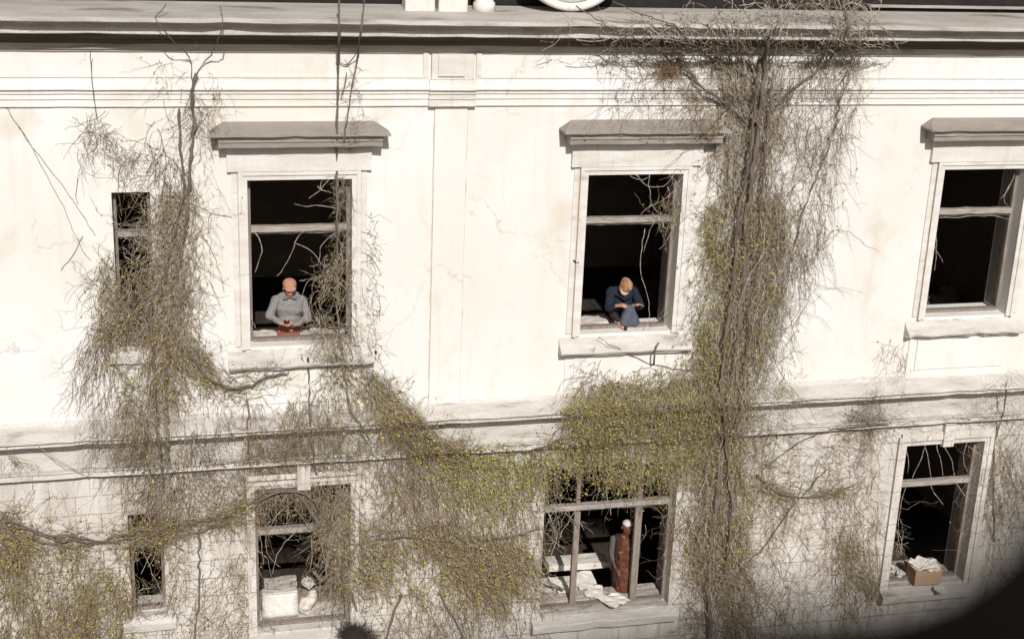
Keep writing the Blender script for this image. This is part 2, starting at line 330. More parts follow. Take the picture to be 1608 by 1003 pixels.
# string course
sc = [(.0, -6.90), (.03, -6.945), (.30, -7.045), (.315, -7.05), (.315, -7.062), (.262, -7.064), (.268, -7.128), (.25, -7.133), (.05, -7.14), (.035, -7.17), (.035, -7.30), (.035, -7.535), (.135, -7.538), (.14, -7.552), (.105, -7.555), (.115, -7.60), (.12, -7.635), (.10, -7.64), (.0, -7.645)]
st = profile('string_course', sc, X0, X1, M['sill'], wear=.009, cuts=120, seed=12); tag(st, label='chipped grey band between the two storeys')

# ------------------------------------------------------------------ windows
def window(key, hood=None, transom=None, posts=(), keystone=None, narrow=False, apron=False, sillw=.28, label=None, sill_p=.14, surround=.11):
    x0, x1, z0, z1 = OP[key]; fd = .17; ft = .06; fwid = .045
    b = MB()
    b.box(x0+.001, x0+fwid, fd, fd+ft, Z(z0)+.002, Z(z1)-.002); b.box(x1-fwid, x1-.001, fd, fd+ft, Z(z0)+.002, Z(z1)-.002)
    b.box(x0+fwid, x1-fwid, fd, fd+ft, Z(z1)-fwid, Z(z1)-.002)
    b.box(x0+fwid, x1-fwid, fd-.02, fd+ft+.01, Z(z0)+.002, Z(z0)+.055)
    b.box(x0+.001, x0+.02, fd+ft, .50, Z(z0)+.05, Z(z1)-.002); b.box(x1-.02, x1-.001, fd+ft, .50, Z(z0)+.05, Z(z1)-.002)
    wn = b.build('window', M['frame'], bld)
    if label: wn['label'] = label
    if transom is not None:
        t = MB().box(x0+fwid, x1-fwid, fd-.04, fd+ft, Z(transom)-.035, Z(transom)+.035).box(x0+fwid, x1-fwid, fd+.01, fd+ft+.02, Z(transom)-.075, Z(transom)-.037).build('transom', M['tran'], wn)
        worn(t, .008, 10, 4)
    for (xa, wd) in posts:
        MB().box(xa-wd/2, xa+wd/2, fd-.01, fd+ft-.005, Z(z0)+.056, Z(transom)-.08).build('mullion', M['frame'], wn)
        if key == 'b2': MB().box(xa-wd/3, xa+wd/3, fd, fd+ft-.005, Z(transom)+.04, Z(z1)-fwid-.003).build('mullion', M['frame'], wn)
    if surround:
        s = MB(); w1 = surround; hb = z1
        for (ww, pp, oo) in ((w1, .035, 0), (w1*.45, .055, w1*.55)):
            s.box(x0-oo-ww, x0-oo, -pp, .001 if oo == 0 else -.03, Z(z0)-.02, Z(z1)+oo+ww); s.box(x1+oo, x1+oo+ww, -pp, .001 if oo == 0 else -.03, Z(z0)-.02, Z(z1)+oo+ww)
            s.box(x0-oo+.0005, x1+oo-.0005, -pp+.0008, .001 if oo == 0 else -.03, Z(z1)+oo, Z(z1)+oo+ww-.001)
        if key[0] == 'a':
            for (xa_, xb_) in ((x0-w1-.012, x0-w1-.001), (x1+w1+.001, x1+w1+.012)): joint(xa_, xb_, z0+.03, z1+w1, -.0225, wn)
        s.build('surround', M['trim'] if key[0] == 'a' else M['low'], wn)
    if hood:
        hx0, hx1 = hood
        MB().box(x0-.24, x1+.24, -.062, .001, Z(-3.758), Z(-3.40)).box(x0-.19, x0-w1-.002, -.02, .001, Z(z0)+.02, Z(-3.764)).box(x1+w1+.002, x1+.19, -.02, .001, Z(z0)+.02, Z(-3.764)).build('lintel_panel', M['trim'], wn)
        h = MB()
        # under mouldings
        h.prism([(.001, Z(-3.43)), (.001, Z(-3.29)), (-.27, Z(-3.29)), (-.235, Z(-3.335)), (-.24, Z(-3.362)), (-.215, Z(-3.366)), (-.215, Z(-3.374)), (-.23, Z(-3.376)), (-.225, Z(-3.43))], hx0+.09, hx1-.09)
        # slab with hipped top
        lo = Z(-3.288); e = Z(-3.262); tp = Z(-3.155)
        P = [(hx0, 0), (hx1, 0), (hx1, -.30), (hx0, -.30)]
        bt = [h.b.verts.new((x, y, lo)) for x, y in P]; ed = [h.b.verts.new((x, y, e)) for x, y in P]
        t1 = h.b.verts.new((hx0+.16, 0, tp)); t2 = h.b.verts.new((hx1-.16, 0, tp))
        h.b.faces.new(bt)
        for i in range(4): h.b.faces.new((bt[i], bt[(i+1) % 4], ed[(i+1) % 4], ed[i]))
        h.b.faces.new((ed[2], ed[3], t1, t2)); h.b.faces.new((ed[3], ed[0], t1)); h.b.faces.new((ed[1], ed[2], t2)); h.b.faces.new((ed[0], ed[1], t2, t1))
        o = h.build('hood', M['hood'], wn); worn(o, .008, 14, int(hx0*7))
    if False: pass
    if keystone:
        kx = keystone
        MB().prism([(.001, Z(z1)-.05), (-.085, Z(z1)-.03), (-.075, Z(z1)+.33), (.001, Z(z1)+.33)], kx-.085, kx+.085).build('keystone', M['low'], wn)
        l = MB().box(x0-.1, kx-.09, -.05, -.036, Z(z1)+.13, Z(z1)+.20).box(kx+.09, x1+.1, -.05, -.036, Z(z1)+.13, Z(z1)+.20).build('lintel_band', M['low'], wn)
    # sill
    p = sill_p
    if key[0] == 'a' and not narrow:
        pr = [(.168, Z(z0)-.01), (.168, Z(z0)+.018), (.02, Z(z0)-.03), (-p*.3, Z(z0)-.12), (-p-.02, Z(z0)-.20), (-p-.03, Z(z0)-.215), (-p-.02, Z(z0)-.24), (-p+.03, Z(z0)-.245), (-p+.02, Z(z0)-.27), (.001, Z(z0)-.275)]
        sb = MB().prism([pr[0], pr[1], pr[2], (-.0005, Z(z0)-.045), (-.0005, Z(z0)-.27), (.168, Z(z0)-.03)], x0+.002, x1-.002)
        sb2 = sb.prism([(.001, Z(z0)-.045)] + pr[3:], x0-sillw, x1+sillw)
        o = sb2.build('sill', M['sill'], wn); worn(o, .016, 14, int(x0*9))
    else:
        sb = MB().prism([(.168, Z(z0)-.01), (.168, Z(z0)+.012), (-.0005, Z(z0)-.02), (-.0005, Z(z0)-.1)], x0+.002, x1-.002)
        sb.prism([(.001, Z(z0)-.02), (-p, Z(z0)-.07), (-p-.01, Z(z0)-.10), (-p, Z(z0)-.20), (-p+.03, Z(z0)-.21), (.001, Z(z0)-.24)], x0-.12, x1+.12)
        o = sb.build('sill', M['sill'], wn); worn(o, .012, 8, int(x0*9)+50)
    if apron:
        MB().box(x0-.18, x1+.18, -.022, .001, Z(-6.93), Z(z0)-.278).box(x0-.06, x1+.06, -.042, -.02, Z(-6.80), Z(z0)-.279).build('apron_panel', M['wall'], wn)
    return wn
zt = lambda px, py: float(U(px, py, .13)[2]) - OZ
window('a0', transom=zt(205, 367), narrow=True, label='narrow opening in the upper storey choked with dry vines', surround=0, sill_p=.06)
window('a1', (.54, 2.69), zt(470, 359), apron=True, label='upper opening where the person in a salmon cap stands')
window('a2', (4.89, 7.13), zt(960, 346), apron=True, label='upper opening where a blond person crouches')
window('a3', (9.99, 12.19), zt(1530, 332), apron=True, label='rightmost upper opening, empty and dark')
window('b0', transom=zt(228, 853), narrow=True, label='narrow opening in the lower storey with a round broken head', surround=0, sill_p=.06)
window('b1', None, zt(445, 833), keystone=1.62, label='lower opening with a white tank on its sill', posts=())
window('b2', None, zt(960, 793), posts=((5.49, .085), (6.41, .10)), label='wide lower opening with two dark posts', surround=.0)
window('b3', None, zt(1468, 757), keystone=11.08, label='lower opening at the right with a cardboard box', surround=.14)
# wall thickness band above narrow lower opening: timber beam
MB().rough_box(-.42, .10, Z(-8.60), .46, .16, .17, jit=.012, seed=4).build('broken_beam', M['frame'], bld)

# inner sills (lime white ledges in the thickness of the wall)
def inner(xa, xb, z, y0=.27, y1=.56, th=.10, seed=0, m_='ledge'):
    b = MB().rough_box((xa+xb)/2, (y0+y1)/2, Z(z)-th/2, xb-xa, y1-y0, th, jit=.008, cuts=3, seed=seed); return b.build('inner_sill', M[m_], bld)
inner(1.03, 1.33, -6.0, seed=1); inner(1.63, 2.0, -6.0, seed=2); inner(5.36, 5.82, -6.0, .30, .60, seed=3)
inner(10.5, 11.0, -6.03, .27, .5, seed=4, m_='rubble')
inner(11.0, 11.66, -10.34, .25, .75, .06, 5, 'rubble'); inner(10.5, 11.0, -10.34, .25, .75, .06, 6, 'rubble')
inner(1.04, 2.2, -10.14, .24, .62, .08, 7, 'ledge'); inner(5.0, 6.85, -10.22, .25, .52, .10, 8, 'rubble')
inner(5.0, 6.0, -10.25, .53, 1.0, .1, 9, 'ledge')
#VINES
# ------------------------------------------------------------------ climbing plants
HOODS = [(.54, 2.69), (4.89, 7.13), (9.99, 12.19)]
def surf(X, z):
    """protrusion of the facade at facade coordinates (arrays); z relative to the camera height"""
    p = np.zeros_like(X)
    def band(z0, z1, v, xa=-99, xb=99):
        m_ = (z > z0) & (z < z1) & (X > xa) & (X < xb); p[m_] = np.maximum(p[m_], v)
    band(-2.20, -1.90, .50); band(-1.90, -1.0, .44); band(-2.34, -2.20, .26); band(-2.9, -2.64, .09)
    for a_, b_ in HOODS: band(-3.36, -3.13, .29, a_, b_); band(-3.46, -3.36, .25, a_+.08, b_-.08)
    band(-7.25, -7.04, .30); band(-7.04, -6.90, .19); band(-7.42, -7.25, .22); band(-7.54, -7.42, .16); band(-7.68, -7.53, .13)
    for k_ in ('a1', 'a2', 'a3'): band(OP[k_][2]-.28, OP[k_][2]-.08, .16, OP[k_][0]-.28, OP[k_][1]+.28)
    return p
def smooth_noise(n, m_, k=3):
    a_ = N_.normal(size=(n, m_))
    return a_
DS, DF = .66, .31          # strand counts as a share of the written ones
_gr = [N_.random((64, 64)) for _ in range(3)]
def clump(x, y):
    o = 0
    for g_, sc, wt in zip(_gr, (64., 27., 12.), (.42, .36, .22)):
        u = (x/sc) % 62; v_ = (y/(sc*1.5)) % 62; i = u.astype(int); j = v_.astype(int); fu = u-i; fv = v_-j; fu = fu*fu*(3-2*fu); fv = fv*fv*(3-2*fv)
        o = o + wt*((g_[i, j]*(1-fu)+g_[i+1, j]*fu)*(1-fv)+(g_[i, j+1]*(1-fu)+g_[i+1, j+1]*fu)*fv)
    return np.clip((o-.37)*4.5, .06, 1)
class Vine:
    """collects strands of photo pixels; lays them on the facade surface; builds tubes"""
    def __init__(s): s.str = {'twig': [], 'twigb': [], 'twigo': []}; s.leaf = []
    def lay(s, px, h):
        # px: (n, m, 2), h: (n, m) height over the surface
        q = U(px[..., 0], px[..., 1], 0.0); p = surf(q[..., 0], q[..., 2]-OZ)
        for _ in range(3): p = np.maximum(p*.6, (p*2 + np.concatenate([p[:, :1], p[:, :-1]], 1) + np.concatenate([p[:, 1:], p[:, -1:]], 1))/4)
        return U(px[..., 0], px[..., 1], -(p + h))
    def walk(s, st, ang, length, curl=.25, h=(.01, .1), rad=(.003, .005), mats=(.5, .35, .15), step=8., sag=.6, side=1.0, leaf=0.0, leafc=.8, taper=.4):
        """st (n,2) starts, ang (n,) heading in radians (pi/2 = down), length (n,)"""
        n = len(st)
        if n == 0: return
        if side: curl = curl*1.1; h = (h[0]*.7, h[1]*.6); rad = (rad[0]*.74, rad[1]*.80)
        m_ = int(max(4, min(26, np.max(length)/step)))+1
        stp = (length/(m_-1))[:, None]
        bend = N_.normal(0, curl*.55, (n, 1)); da = N_.normal(0, curl, (n, m_-1))*np.sqrt(stp/8.) + bend*stp/30.
        kink = (N_.random((n, m_-1)) < .10)*N_.normal(0, .7, (n, m_-1))
        a_ = ang[:, None] + np.cumsum(da, 1)*.75 + kink + N_.normal(0, .12, (n, m_-1))
        if sag: a_ = a_ + np.sin(math.pi/2 - a_)*np.linspace(0, sag, m_-1)[None]
        d_ = np.stack([np.cos(a_), np.sin(a_)], -1)*stp[..., None]
        px = np.concatenate([st[:, None], st[:, None] + np.cumsum(d_, 1)], 1)
        h0 = N_.uniform(h[0], h[1], (n, 1))*N_.uniform(.3, 1, (n, 1)); hh = h0 + np.cumsum(N_.normal(0, .006, (n, m_)), 1)
        hh = np.clip(hh, .006, h[1]*1.4+.02)
        P = s.lay(px, hh)
        r_ = N_.uniform(rad[0], rad[1], n)
        rr = r_[:, None]*np.linspace(1, taper, m_)[None]
        which = N_.choice(3, n, p=np.array(mats)/sum(mats))
        for k_, nm in enumerate(('twig', 'twigb', 'twigo')):
            w_ = which == k_
            if w_.any(): s.str[nm].append((P[w_], rr[w_]))
        # side shoots
        ns = int(n*side)
        if ns > 0 and n > 0:
            i_ = N_.integers(0, n, ns); j_ = N_.integers(1, m_-1, ns)
            s.walk(px[i_, j_], a_[i_, np.minimum(j_, m_-2)] + N_.choice([-1, 1], ns)*N_.uniform(.5, 1.4, ns), N_.uniform(8, 30, ns), .3, h, (rad[0]*.6, rad[1]*.7), mats, 6., 0, 0, leaf*.6, leafc)
        nl = N_.poisson(n*leaf)
        if nl:
            i_ = N_.integers(0, n, nl); j_ = N_.integers(0, m_, nl)
            s.leaf.append((P[i_, j_] + N_.normal(0, .012, (nl, 3)), N_.random(nl) < leafc))
    def stroke(s, pts, w, n, ln, dirn='along', spread=.35, clumpy=True, **k):
        """pts: polyline in photo pixels; w: half width (number or one per point); strands start around it"""
        n = max(8, int(n*DS)); k['side'] = k.get('side', 1.0)*1.1
        P = np.array(pts, float); W = np.full(len(P), float(w)) if np.isscalar(w) else np.array(w, float)
        seg = np.linalg.norm(np.diff(P, axis=0), axis=1); wt = seg*((W[1:]+W[:-1])/2+2); c_ = N_.choice(len(seg), n, p=wt/wt.sum()); t_ = N_.random(n)
        base = P[c_] + (P[c_+1]-P[c_])*t_[:, None]; tg = (P[c_+1]-P[c_])/seg[c_][:, None]; nm = np.stack([-tg[:, 1], tg[:, 0]], 1)
        ww = W[c_] + (W[c_+1]-W[c_])*t_
        off = N_.uniform(-1, 1, n); off = np.sign(off)*np.abs(off)**1.25
        st_ = base + nm*(off*ww)[:, None]
        L_ = N_.uniform(ln[0], ln[1], n)
        ta = np.arctan2(tg[:, 1], tg[:, 0])
        if dirn == 'along': a_ = ta + (N_.random(n) < .25)*math.pi
        elif dirn == 'both': a_ = np.where(N_.random(n) < .5, ta, math.pi/2)
        else: a_ = np.full(n, math.radians(dirn))
        a_ = a_ + N_.normal(0, spread, n)
        kp = N_.random(n) < (clump(st_[:, 0], st_[:, 1]) if clumpy else 1.0); st_, a_, L_ = st_[kp], a_[kp], L_[kp]
        st_ = st_ - np.stack([np.cos(a_), np.sin(a_)], 1)*(L_*.4)[:, None]*(0 if dirn == 90 else 1)
        s.walk(st_, a_, L_, **k)
    def fill(s, poly, n, ln, dirn=90, spread=.4, **k):
        n = max(8, int(n*DF)); k['side'] = k.get('side', 1.0)*1.1
        P = np.array(poly, float); lo, hi = P.min(0), P.max(0); out = []
        cnt = 0
        while cnt < n:
            q = N_.uniform(lo, hi, (n*2, 2)); x, y = q[:, 0], q[:, 1]; ins = np.zeros(len(q), bool)
            for i in range(len(P)):
                (xa, ya), (xb, yb) = P[i], P[(i+1) % len(P)]
                c_ = ((ya > y) != (yb > y)); xx = (xb-xa)*(y-ya)/((yb-ya) if yb != ya else 1e-9)+xa; ins ^= c_ & (x < xx)
            q = q[ins]; q = q[N_.random(len(q)) < clump(q[:, 0], q[:, 1])]; out.append(q); cnt += len(q)
        st_ = np.concatenate(out)[:n] + N_.normal(0, 5, (n, 2)); L_ = N_.uniform(ln[0], ln[1], n)
        a_ = math.radians(dirn) + N_.normal(0, spread, n)
        s.walk(st_, a_, L_, **k)
    def line(s, pts, r0, r1, h=.05, wob=2.5, m_='twig', sub=9., thick=None, hend=None):
        """one traced branch"""
        P = np.array(pts, float); seg = np.linalg.norm(np.diff(P, axis=0), axis=1); cum = np.concatenate([[0], np.cumsum(seg)])
        n = max(4, int(cum[-1]/sub)); t_ = np.linspace(0, cum[-1], n)
        # smooth interpolation
        x = np.interp(t_, cum, P[:, 0]); y = np.interp(t_, cum, P[:, 1])
        for _ in range(2):
            x[1:-1] = (x[:-2]+2*x[1:-1]+x[2:])/4; y[1:-1] = (y[:-2]+2*y[1:-1]+y[2:])/4
        x += N_.normal(0, wob*.4, n); y += N_.normal(0, wob*.4, n)
        px = np.stack([x, y], -1)[None]; hh = np.linspace(h, hend if hend is not None else h, n)[None] + N_.normal(0, .004, (1, n))
        Q = s.lay(px, hh); rr = np.linspace(r0, r1, n)[None]
        if thick is None: s.str[m_].append((Q, rr))
        return Q, rr, px[0]
def tubes(groups, sides=3):
    Vs, Fs, off = [], [], 0
    for P, r in groups:
        n, m_, _ = P.shape
        T = np.gradient(P, axis=1); T /= np.linalg.norm(T, axis=2, keepdims=True)+1e-9
        A = np.cross(T, np.array([.05, 1., .02])); A /= np.linalg.norm(A, axis=2, keepdims=True)+1e-9; B = np.cross(T, A)
        ring = [P + (A*math.cos(t)+B*math.sin(t))*r[..., None] for t in np.arange(sides)*math.tau/sides+.5]
        V = np.stack(ring, 2).reshape(-1, 3)
        i = (np.arange(n)[:, None, None]*m_ + np.arange(m_-1)[None, :, None])*sides + np.zeros((1, 1, sides), int)
        k = np.arange(sides)[None, None]; k2 = (k+1) % sides
        f = np.stack([i+k, i+k2, i+sides+k2, i+sides+k], -1).reshape(-1, 4)+off
        Vs.append(V); Fs.append(f); off += len(V)
    return np.concatenate(Vs), np.concatenate(Fs)
def np_mesh(name, V, Fc, matidx=None):
    me = bpy.data.meshes.new(name); k = Fc.shape[1]
    me.vertices.add(len(V)); me.vertices.foreach_set('co', V.astype(np.float32).ravel())
    me.loops.add(len(Fc)*k); me.loops.foreach_set('vertex_index', Fc.astype(np.int32).ravel())
    me.polygons.add(len(Fc)); me.polygons.foreach_set('loop_start', (np.arange(len(Fc))*k).astype(np.int32))
    if matidx is not None: me.polygons.foreach_set('material_index', matidx.astype(np.int32))
    me.update(calc_edges=True); return me
def stem_mesh(Q, rr, seed=0, sides=7):
    Q = Q.copy(); rr = rr*(1+.22*np.sin(np.arange(rr.shape[1])*1.3+seed)+N_.normal(0, .07, rr.shape))
    return tubes([(Q, rr)], sides)
def build_vine(v, name, loc, label, group, stems=(), cat='climbing vine'):
    root = thing(name, loc, label=label, cat=cat, group=group)
    for Q, rr, _ in stems:
        V, f = stem_mesh(Q, rr, R_.random()*6); link('stem', np_mesh('stem', V, f), M['stem'], root, True)
    Vs, Fs, Ms, off = [], [], [], 0
    for i, k_ in enumerate(('twig', 'twigb', 'twigo')):
        if v.str[k_]:
            V, f = tubes(v.str[k_]); Vs.append(V); Fs.append(f+off); Ms.append(np.full(len(f), i)); off += len(V)
    if Vs:
        o = link('twigs', np_mesh('twigs', np.concatenate(Vs), np.concatenate(Fs), np.concatenate(Ms)), [M['twig'], M['twigb'], M['twigo']], root); o['kind'] = 'stuff'
    if v.leaf:
        P = np.concatenate([a_ for a_, _ in v.leaf]); g_ = np.concatenate([b_ for _, b_ in v.leaf]); n = len(P)
        a_ = N_.normal(size=(n, 3)); a_ /= np.linalg.norm(a_, axis=1, keepdims=True); b_ = np.cross(a_, N_.normal(size=(n, 3))); b_ /= np.linalg.norm(b_, axis=1, keepdims=True)
        s_ = N_.uniform(.008, .022, (n, 1))*N_.uniform(.6, 1, (n, 1)); c_ = np.cross(a_, b_)
        V = np.stack([P-a_*s_*1.2, P+b_*s_*.7+c_*s_*.25, P+a_*s_*1.2, P-b_*s_*.7+c_*s_*.25], 1).reshape(-1, 3)
        f = np.arange(n*4).reshape(n, 4)
        o = link('leaves', np_mesh('leaves', V, f, np.where(g_, 0, 1)), [M['leaf'], M['leafb']], root); o['kind'] = 'stuff'
    return root
exec_order = []
GR = 'leafless climbing plants on the facade'
# ---- 1 the great vine on the right
v = Vine(); GB = (.62, .28, .10)
stems = []
for pts, r0, r1, h in (
    ([(1203, 60), (1200, 120), (1190, 200), (1182, 280), (1172, 350), (1168, 430), (1158, 520), (1150, 600), (1140, 680), (1128, 760), (1118, 840), (1112, 920), (1116, 1003)], .045, .060, .10),
    ([(1196, 90), (1186, 160), (1178, 250), (1160, 330), (1152, 430), (1140, 520), (1132, 600), (1140, 700), (1150, 800), (1140, 900)], .028, .03, .16),
    ([(1215, 110), (1205, 200), (1196, 300), (1192, 400), (1180, 480), (1172, 560), (1160, 650)], .022, .018, .14),
    ([(1330, 110), (1315, 190), (1290, 260), (1262, 330), (1240, 420), (1212, 500), (1190, 600)], .012, .010, .05),
    ([(1150, 120), (1120, 95), (1085, 70), (1060, 40), (1000, 20), (960, 2)], .020, .009, .06),
    ([(1062, 92), (1075, 110), (1100, 135), (1140, 160), (1180, 200)], .030, .026, .06),
    ([(905, 12), (950, 40), (1000, 62), (1050, 84), (1100, 86), (1150, 100), (1190, 140)], .010, .02, .08),
    ([(1322, 0), (1334, 30), (1330, 60), (1300, 100), (1240, 140), (1205, 190)], .022, .018, .10)):
    stems.append(v.line(pts, r0*.75, r1*.55, h+(.03 if r0 > .025 else 0), 4, thick=True))
core = [(1205, 70), (1195, 150), (1188, 230), (1180, 320), (1172, 420), (1158, 520), (1148, 610), (1132, 700), (1126, 800), (1132, 900), (1150, 1003)]
v.stroke(core, [60, 70, 70, 68, 64, 58, 54, 62, 60, 55, 60], 2500, (40, 130), 'along', .30, curl=.22, h=(.02, .30), rad=(.003, .0065), mats=GB, side=1.0, leaf=.5, leafc=.75)
v.stroke(core[3:], [24, 28, 30, 30, 34, 34, 32, 30], 1150, (30, 100), 'along', .4, curl=.25, h=(.10, .40), rad=(.004, .008), mats=(.5, .4, .1), side=1.0, leaf=.7, leafc=.7)
outer = [(1240, 60), (1245, 130), (1235, 210), (1215, 300), (1195, 400), (1172, 500), (1156, 600), (1135, 690)]
v.stroke(outer, [120, 110, 95, 108, 90, 84, 75, 78], 2300, (40, 120), 'along', .36, curl=.28, h=(.01, .14), rad=(.0025, .0048), mats=(.55, .4, .05), side=1.4, leaf=.5, leafc=.5)
v.stroke([(1120, 330), (1130, 420), (1112, 520), (1108, 600), (1100, 700), (1095, 760)], [26, 28, 30, 40, 50, 45], 1500, (25, 80), 'along', .6, curl=.35, h=(.08, .32), rad=(.003, .006), mats=(.25, .2, .55), side=1.2, leaf=3.6, leafc=.9)
v.stroke([(1180, 330), (1175, 450), (1160, 600), (1150, 750), (1135, 880)], [50, 50, 45, 50, 50], 700, (25, 70), 'along', .6, curl=.35, h=(.15, .38), mats=(.25, .2, .55), side=1.2, leaf=4.5, leafc=.85)
v.stroke([(1112, 760), (1125, 880), (1140, 1003)], [46, 52, 80], 900, (30, 110), 'along', .5, curl=.3, h=(.05, .36), rad=(.003, .006), mats=(.4, .45, .15), side=1.2, leaf=1.2, leafc=.6)
v.fill([(1088, 235), (1190, 200), (1180, 560), (1096, 600)], 650, (25, 90), 100, .5, curl=.4, h=(.01, .14), rad=(.0028, .005), mats=(.4, .3, .3), side=1.2, leaf=1.6, leafc=.85)
v.fill([(1230, 90), (1345, 60), (1330, 200), (1290, 330), (1240, 480), (1200, 480), (1215, 300)], 1000, (40, 130), 100, .25, curl=.3, h=(.0, .08), rad=(.002, .004), mats=(.45, .5, .05), side=1.4, leaf=.3, leafc=.6)
# trailing hair on the left towards the hood of the second window
v.fill([(900, 60), (1180, 60), (1180, 230), (1120, 215), (1060, 190), (950, 170), (915, 120)], 700, (30, 110), 80, .6, curl=.35, h=(.01, .07), rad=(.002, .004), mats=(.5, .45, .05), side=1.4, leaf=.4, leafc=.4)
v.fill([(1050, 90), (1180, 80), (1170, 250), (1120, 230), (1070, 180)], 600, (25, 90), 70, .8, curl=.4, h=(.01, .12), rad=(.0025, .004), mats=(.5, .45, .05), side=1.4, leaf=.5, leafc=.4)
# the top tangle over the cornice
v.fill([(1000, 20), (1100, 15), (1230, 2), (1360, 2), (1370, 50), (1350, 95), (1180, 100), (1020, 85), (960, 60)], 560, (30, 110), 70, 1.1, curl=.42, h=(.02, .20), rad=(.004, .011), mats=(.85, .15, 0), side=1.0, leaf=.3, leafc=.3)
v.fill([(860, 20), (1010, 15), (1010, 85), (900, 80)], 110, (25, 90), 60, .9, curl=.4, h=(.01, .08), rad=(.003, .005), mats=(.8, .2, 0), side=1.2)
v.stroke([(1205, 5), (1300, 5), (1355, 30)], 35, 350, (20, 80), 60, 1.1, curl=.5, h=(.05, .3), rad=(.004, .008), mats=(.7, .3, 0), side=1.2, leaf=.3)
for p in ([(1362, 8), (1378, 30), (1392, 50), (1412, 58)], [(1388, 55), (1388, 70), (1384, 84)], [(1400, 60), (1410, 72), (1414, 84)], [(1190, 90), (1230, 62), (1270, 52)], [(880, 62), (870, 72), (850, 80)], [(905, 64), (935, 66), (960, 62), (985, 48)], [(955, 78), (1000, 98), (1035, 120)], [(960, 95), (985, 112), (1035, 118)]):
    v.line(p, .007, .004, .04, 2)
# hanging into the second window
v.stroke([(1075, 262), (1050, 320), (1040, 350)], [10, 28, 22], 170, (25, 80), 100, .7, curl=.45, h=(.0, .10), rad=(.003, .0055), mats=(.6, .3, .1), side=1.2, leaf=.8)
for p in ([(985, 268), (990, 282), (1010, 290), (1020, 278)], [(995, 270), (1010, 290), (1035, 298), (1050, 285), (1062, 270)], [(1020, 268), (1018, 300), (1026, 330), (1045, 345)],
          [(1074, 275), (1050, 310), (1020, 325), (1006, 336)], [(1058, 320), (1062, 345), (1050, 375), (1035, 392)], [(1012, 360), (1008, 390), (1004, 420), (1012, 450), (1022, 480), (1020, 505), (1010, 520)],
          [(1060, 480), (1040, 500), (1022, 512)], [(1030, 340), (1020, 360), (1012, 395)], [(1040, 345), (1045, 370), (1055, 352)]):
    v.line(p, .006, .0035, .03, 2)
v.stroke(core, [50, 55, 60, 60, 56, 52, 50, 50, 50, 50, 50], 260, (90, 220), 'along', .16, curl=.16, h=(.12, .45), rad=(.006, .010), mats=(.6, .4, 0), side=.6)
v.stroke([(1090, 20), (1180, 30), (1300, 30), (1345, 10)], 30, 60, (60, 140), 80, .5, curl=.35, h=(.1, .3), rad=(.006, .012), mats=(.9, .1, 0), side=.8)
build_vine(v, 'climbing_vine', (11.0-2.4, -.1, 3.0), 'massive dry vine with dark trunks spilling over the cornice right of the second upper window', GR, stems)

# ---- 2 green swag over the wide lower window
v = Vine(); stems = [v.line([(1120, 590), (1080, 600), (1040, 612), (1000, 615)], .014, .010, .05, 3, thick=True), v.line([(1180, 575), (1120, 580), (1060, 580), (1010, 568), (970, 548), (940, 530)], .008, .005, .05, 2, thick=True),
                    v.line([(1100, 640), (1000, 650), (930, 665), (860, 700), (800, 715)], .016, .010, .08, 3, thick=True)]
GN = (.22, .18, .60)
v.stroke([(945, 615), (1000, 640), (1060, 640), (1125, 630)], [22, 42, 50, 50], 950, (20, 75), 110, .8, clumpy=False, curl=.4, h=(.05, .34), rad=(.0035, .0065), mats=GN, side=1.2, leaf=2.4, leafc=.92)
v.stroke([(880, 715), (960, 705), (1040, 700), (1110, 690)], [22, 36, 40, 40], 560, (20, 70), 100, .7, clumpy=False, curl=.4, h=(.03, .28), rad=(.0035, .0065), mats=GN, side=1.2, leaf=1.8, leafc=.9)
v.fill([(938, 590), (970, 600), (1100, 600), (1100, 740), (1000, 745), (850, 745), (830, 720), (880, 680), (905, 640)], 2600, (20, 75), 115, .8, curl=.4, h=(.04, .30), rad=(.003, .0058), mats=GN, side=1.2, leaf=4.2, leafc=.92)
v.fill([(938, 545), (960, 590), (1000, 640), (900, 650), (920, 590)], 420, (30, 90), 115, .55, curl=.3, h=(.03, .2), rad=(.003, .005), mats=(.3, .4, .3), side=1.2, leaf=1.5, leafc=.9)
v.fill([(660, 685), (720, 700), (860, 700), (850, 760), (790, 800), (730, 780), (690, 730)], 1300, (20, 65), 95, .9, curl=.45, h=(.03, .22), rad=(.003, .005), mats=GN, side=1.2, leaf=6.0, leafc=.95)
v.fill([(690, 700), (850, 720), (850, 900), (760, 860), (700, 800)], 900, (40, 120), 92, .3, curl=.25, h=(.01, .12), rad=(.0025, .0045), mats=(.35, .45, .2), side=1.3, leaf=.9, leafc=.8)
v.stroke([(850, 735), (950, 735), (1060, 728)], 9, 260, (30, 90), 90, .35, curl=.35, h=(.02, .18), rad=(.003, .006), mats=(.55, .35, .1), side=1.4, leaf=.5)
v.fill([(852, 740), (905, 740), (900, 800), (885, 850), (855, 850)], 130, (25, 70), 95, .7, curl=.45, h=(.0, .1), rad=(.003, .006), mats=(.7, .3, 0), side=1.4, leaf=.3)
for p in ([(860, 880), (870, 862), (878, 845), (872, 830), (855, 832)], [(878, 845), (890, 820), (905, 800)], [(905, 810), (912, 822), (918, 832)], [(860, 800), (865, 820), (876, 840)], [(950, 760), (955, 790), (960, 808)], [(1000, 740), (985, 770), (990, 790)]):
    v.line(p, .007, .004, .04, 2)
v.fill([(700, 860), (850, 760), (850, 990), (690, 1000)], 1000, (40, 120), 92, .3, curl=.25, h=(.01, .14), rad=(.0025, .0045), mats=(.35, .45, .2), side=1.4, leaf=1.2, leafc=.7)
v.stroke([(1060, 800), (1050, 870), (1080, 900)], 20, 160, (20, 90), 100, .6, curl=.4, h=(.01, .05), rad=(.0025, .004), mats=(.3, .6, .1), side=1.4, leaf=.3)
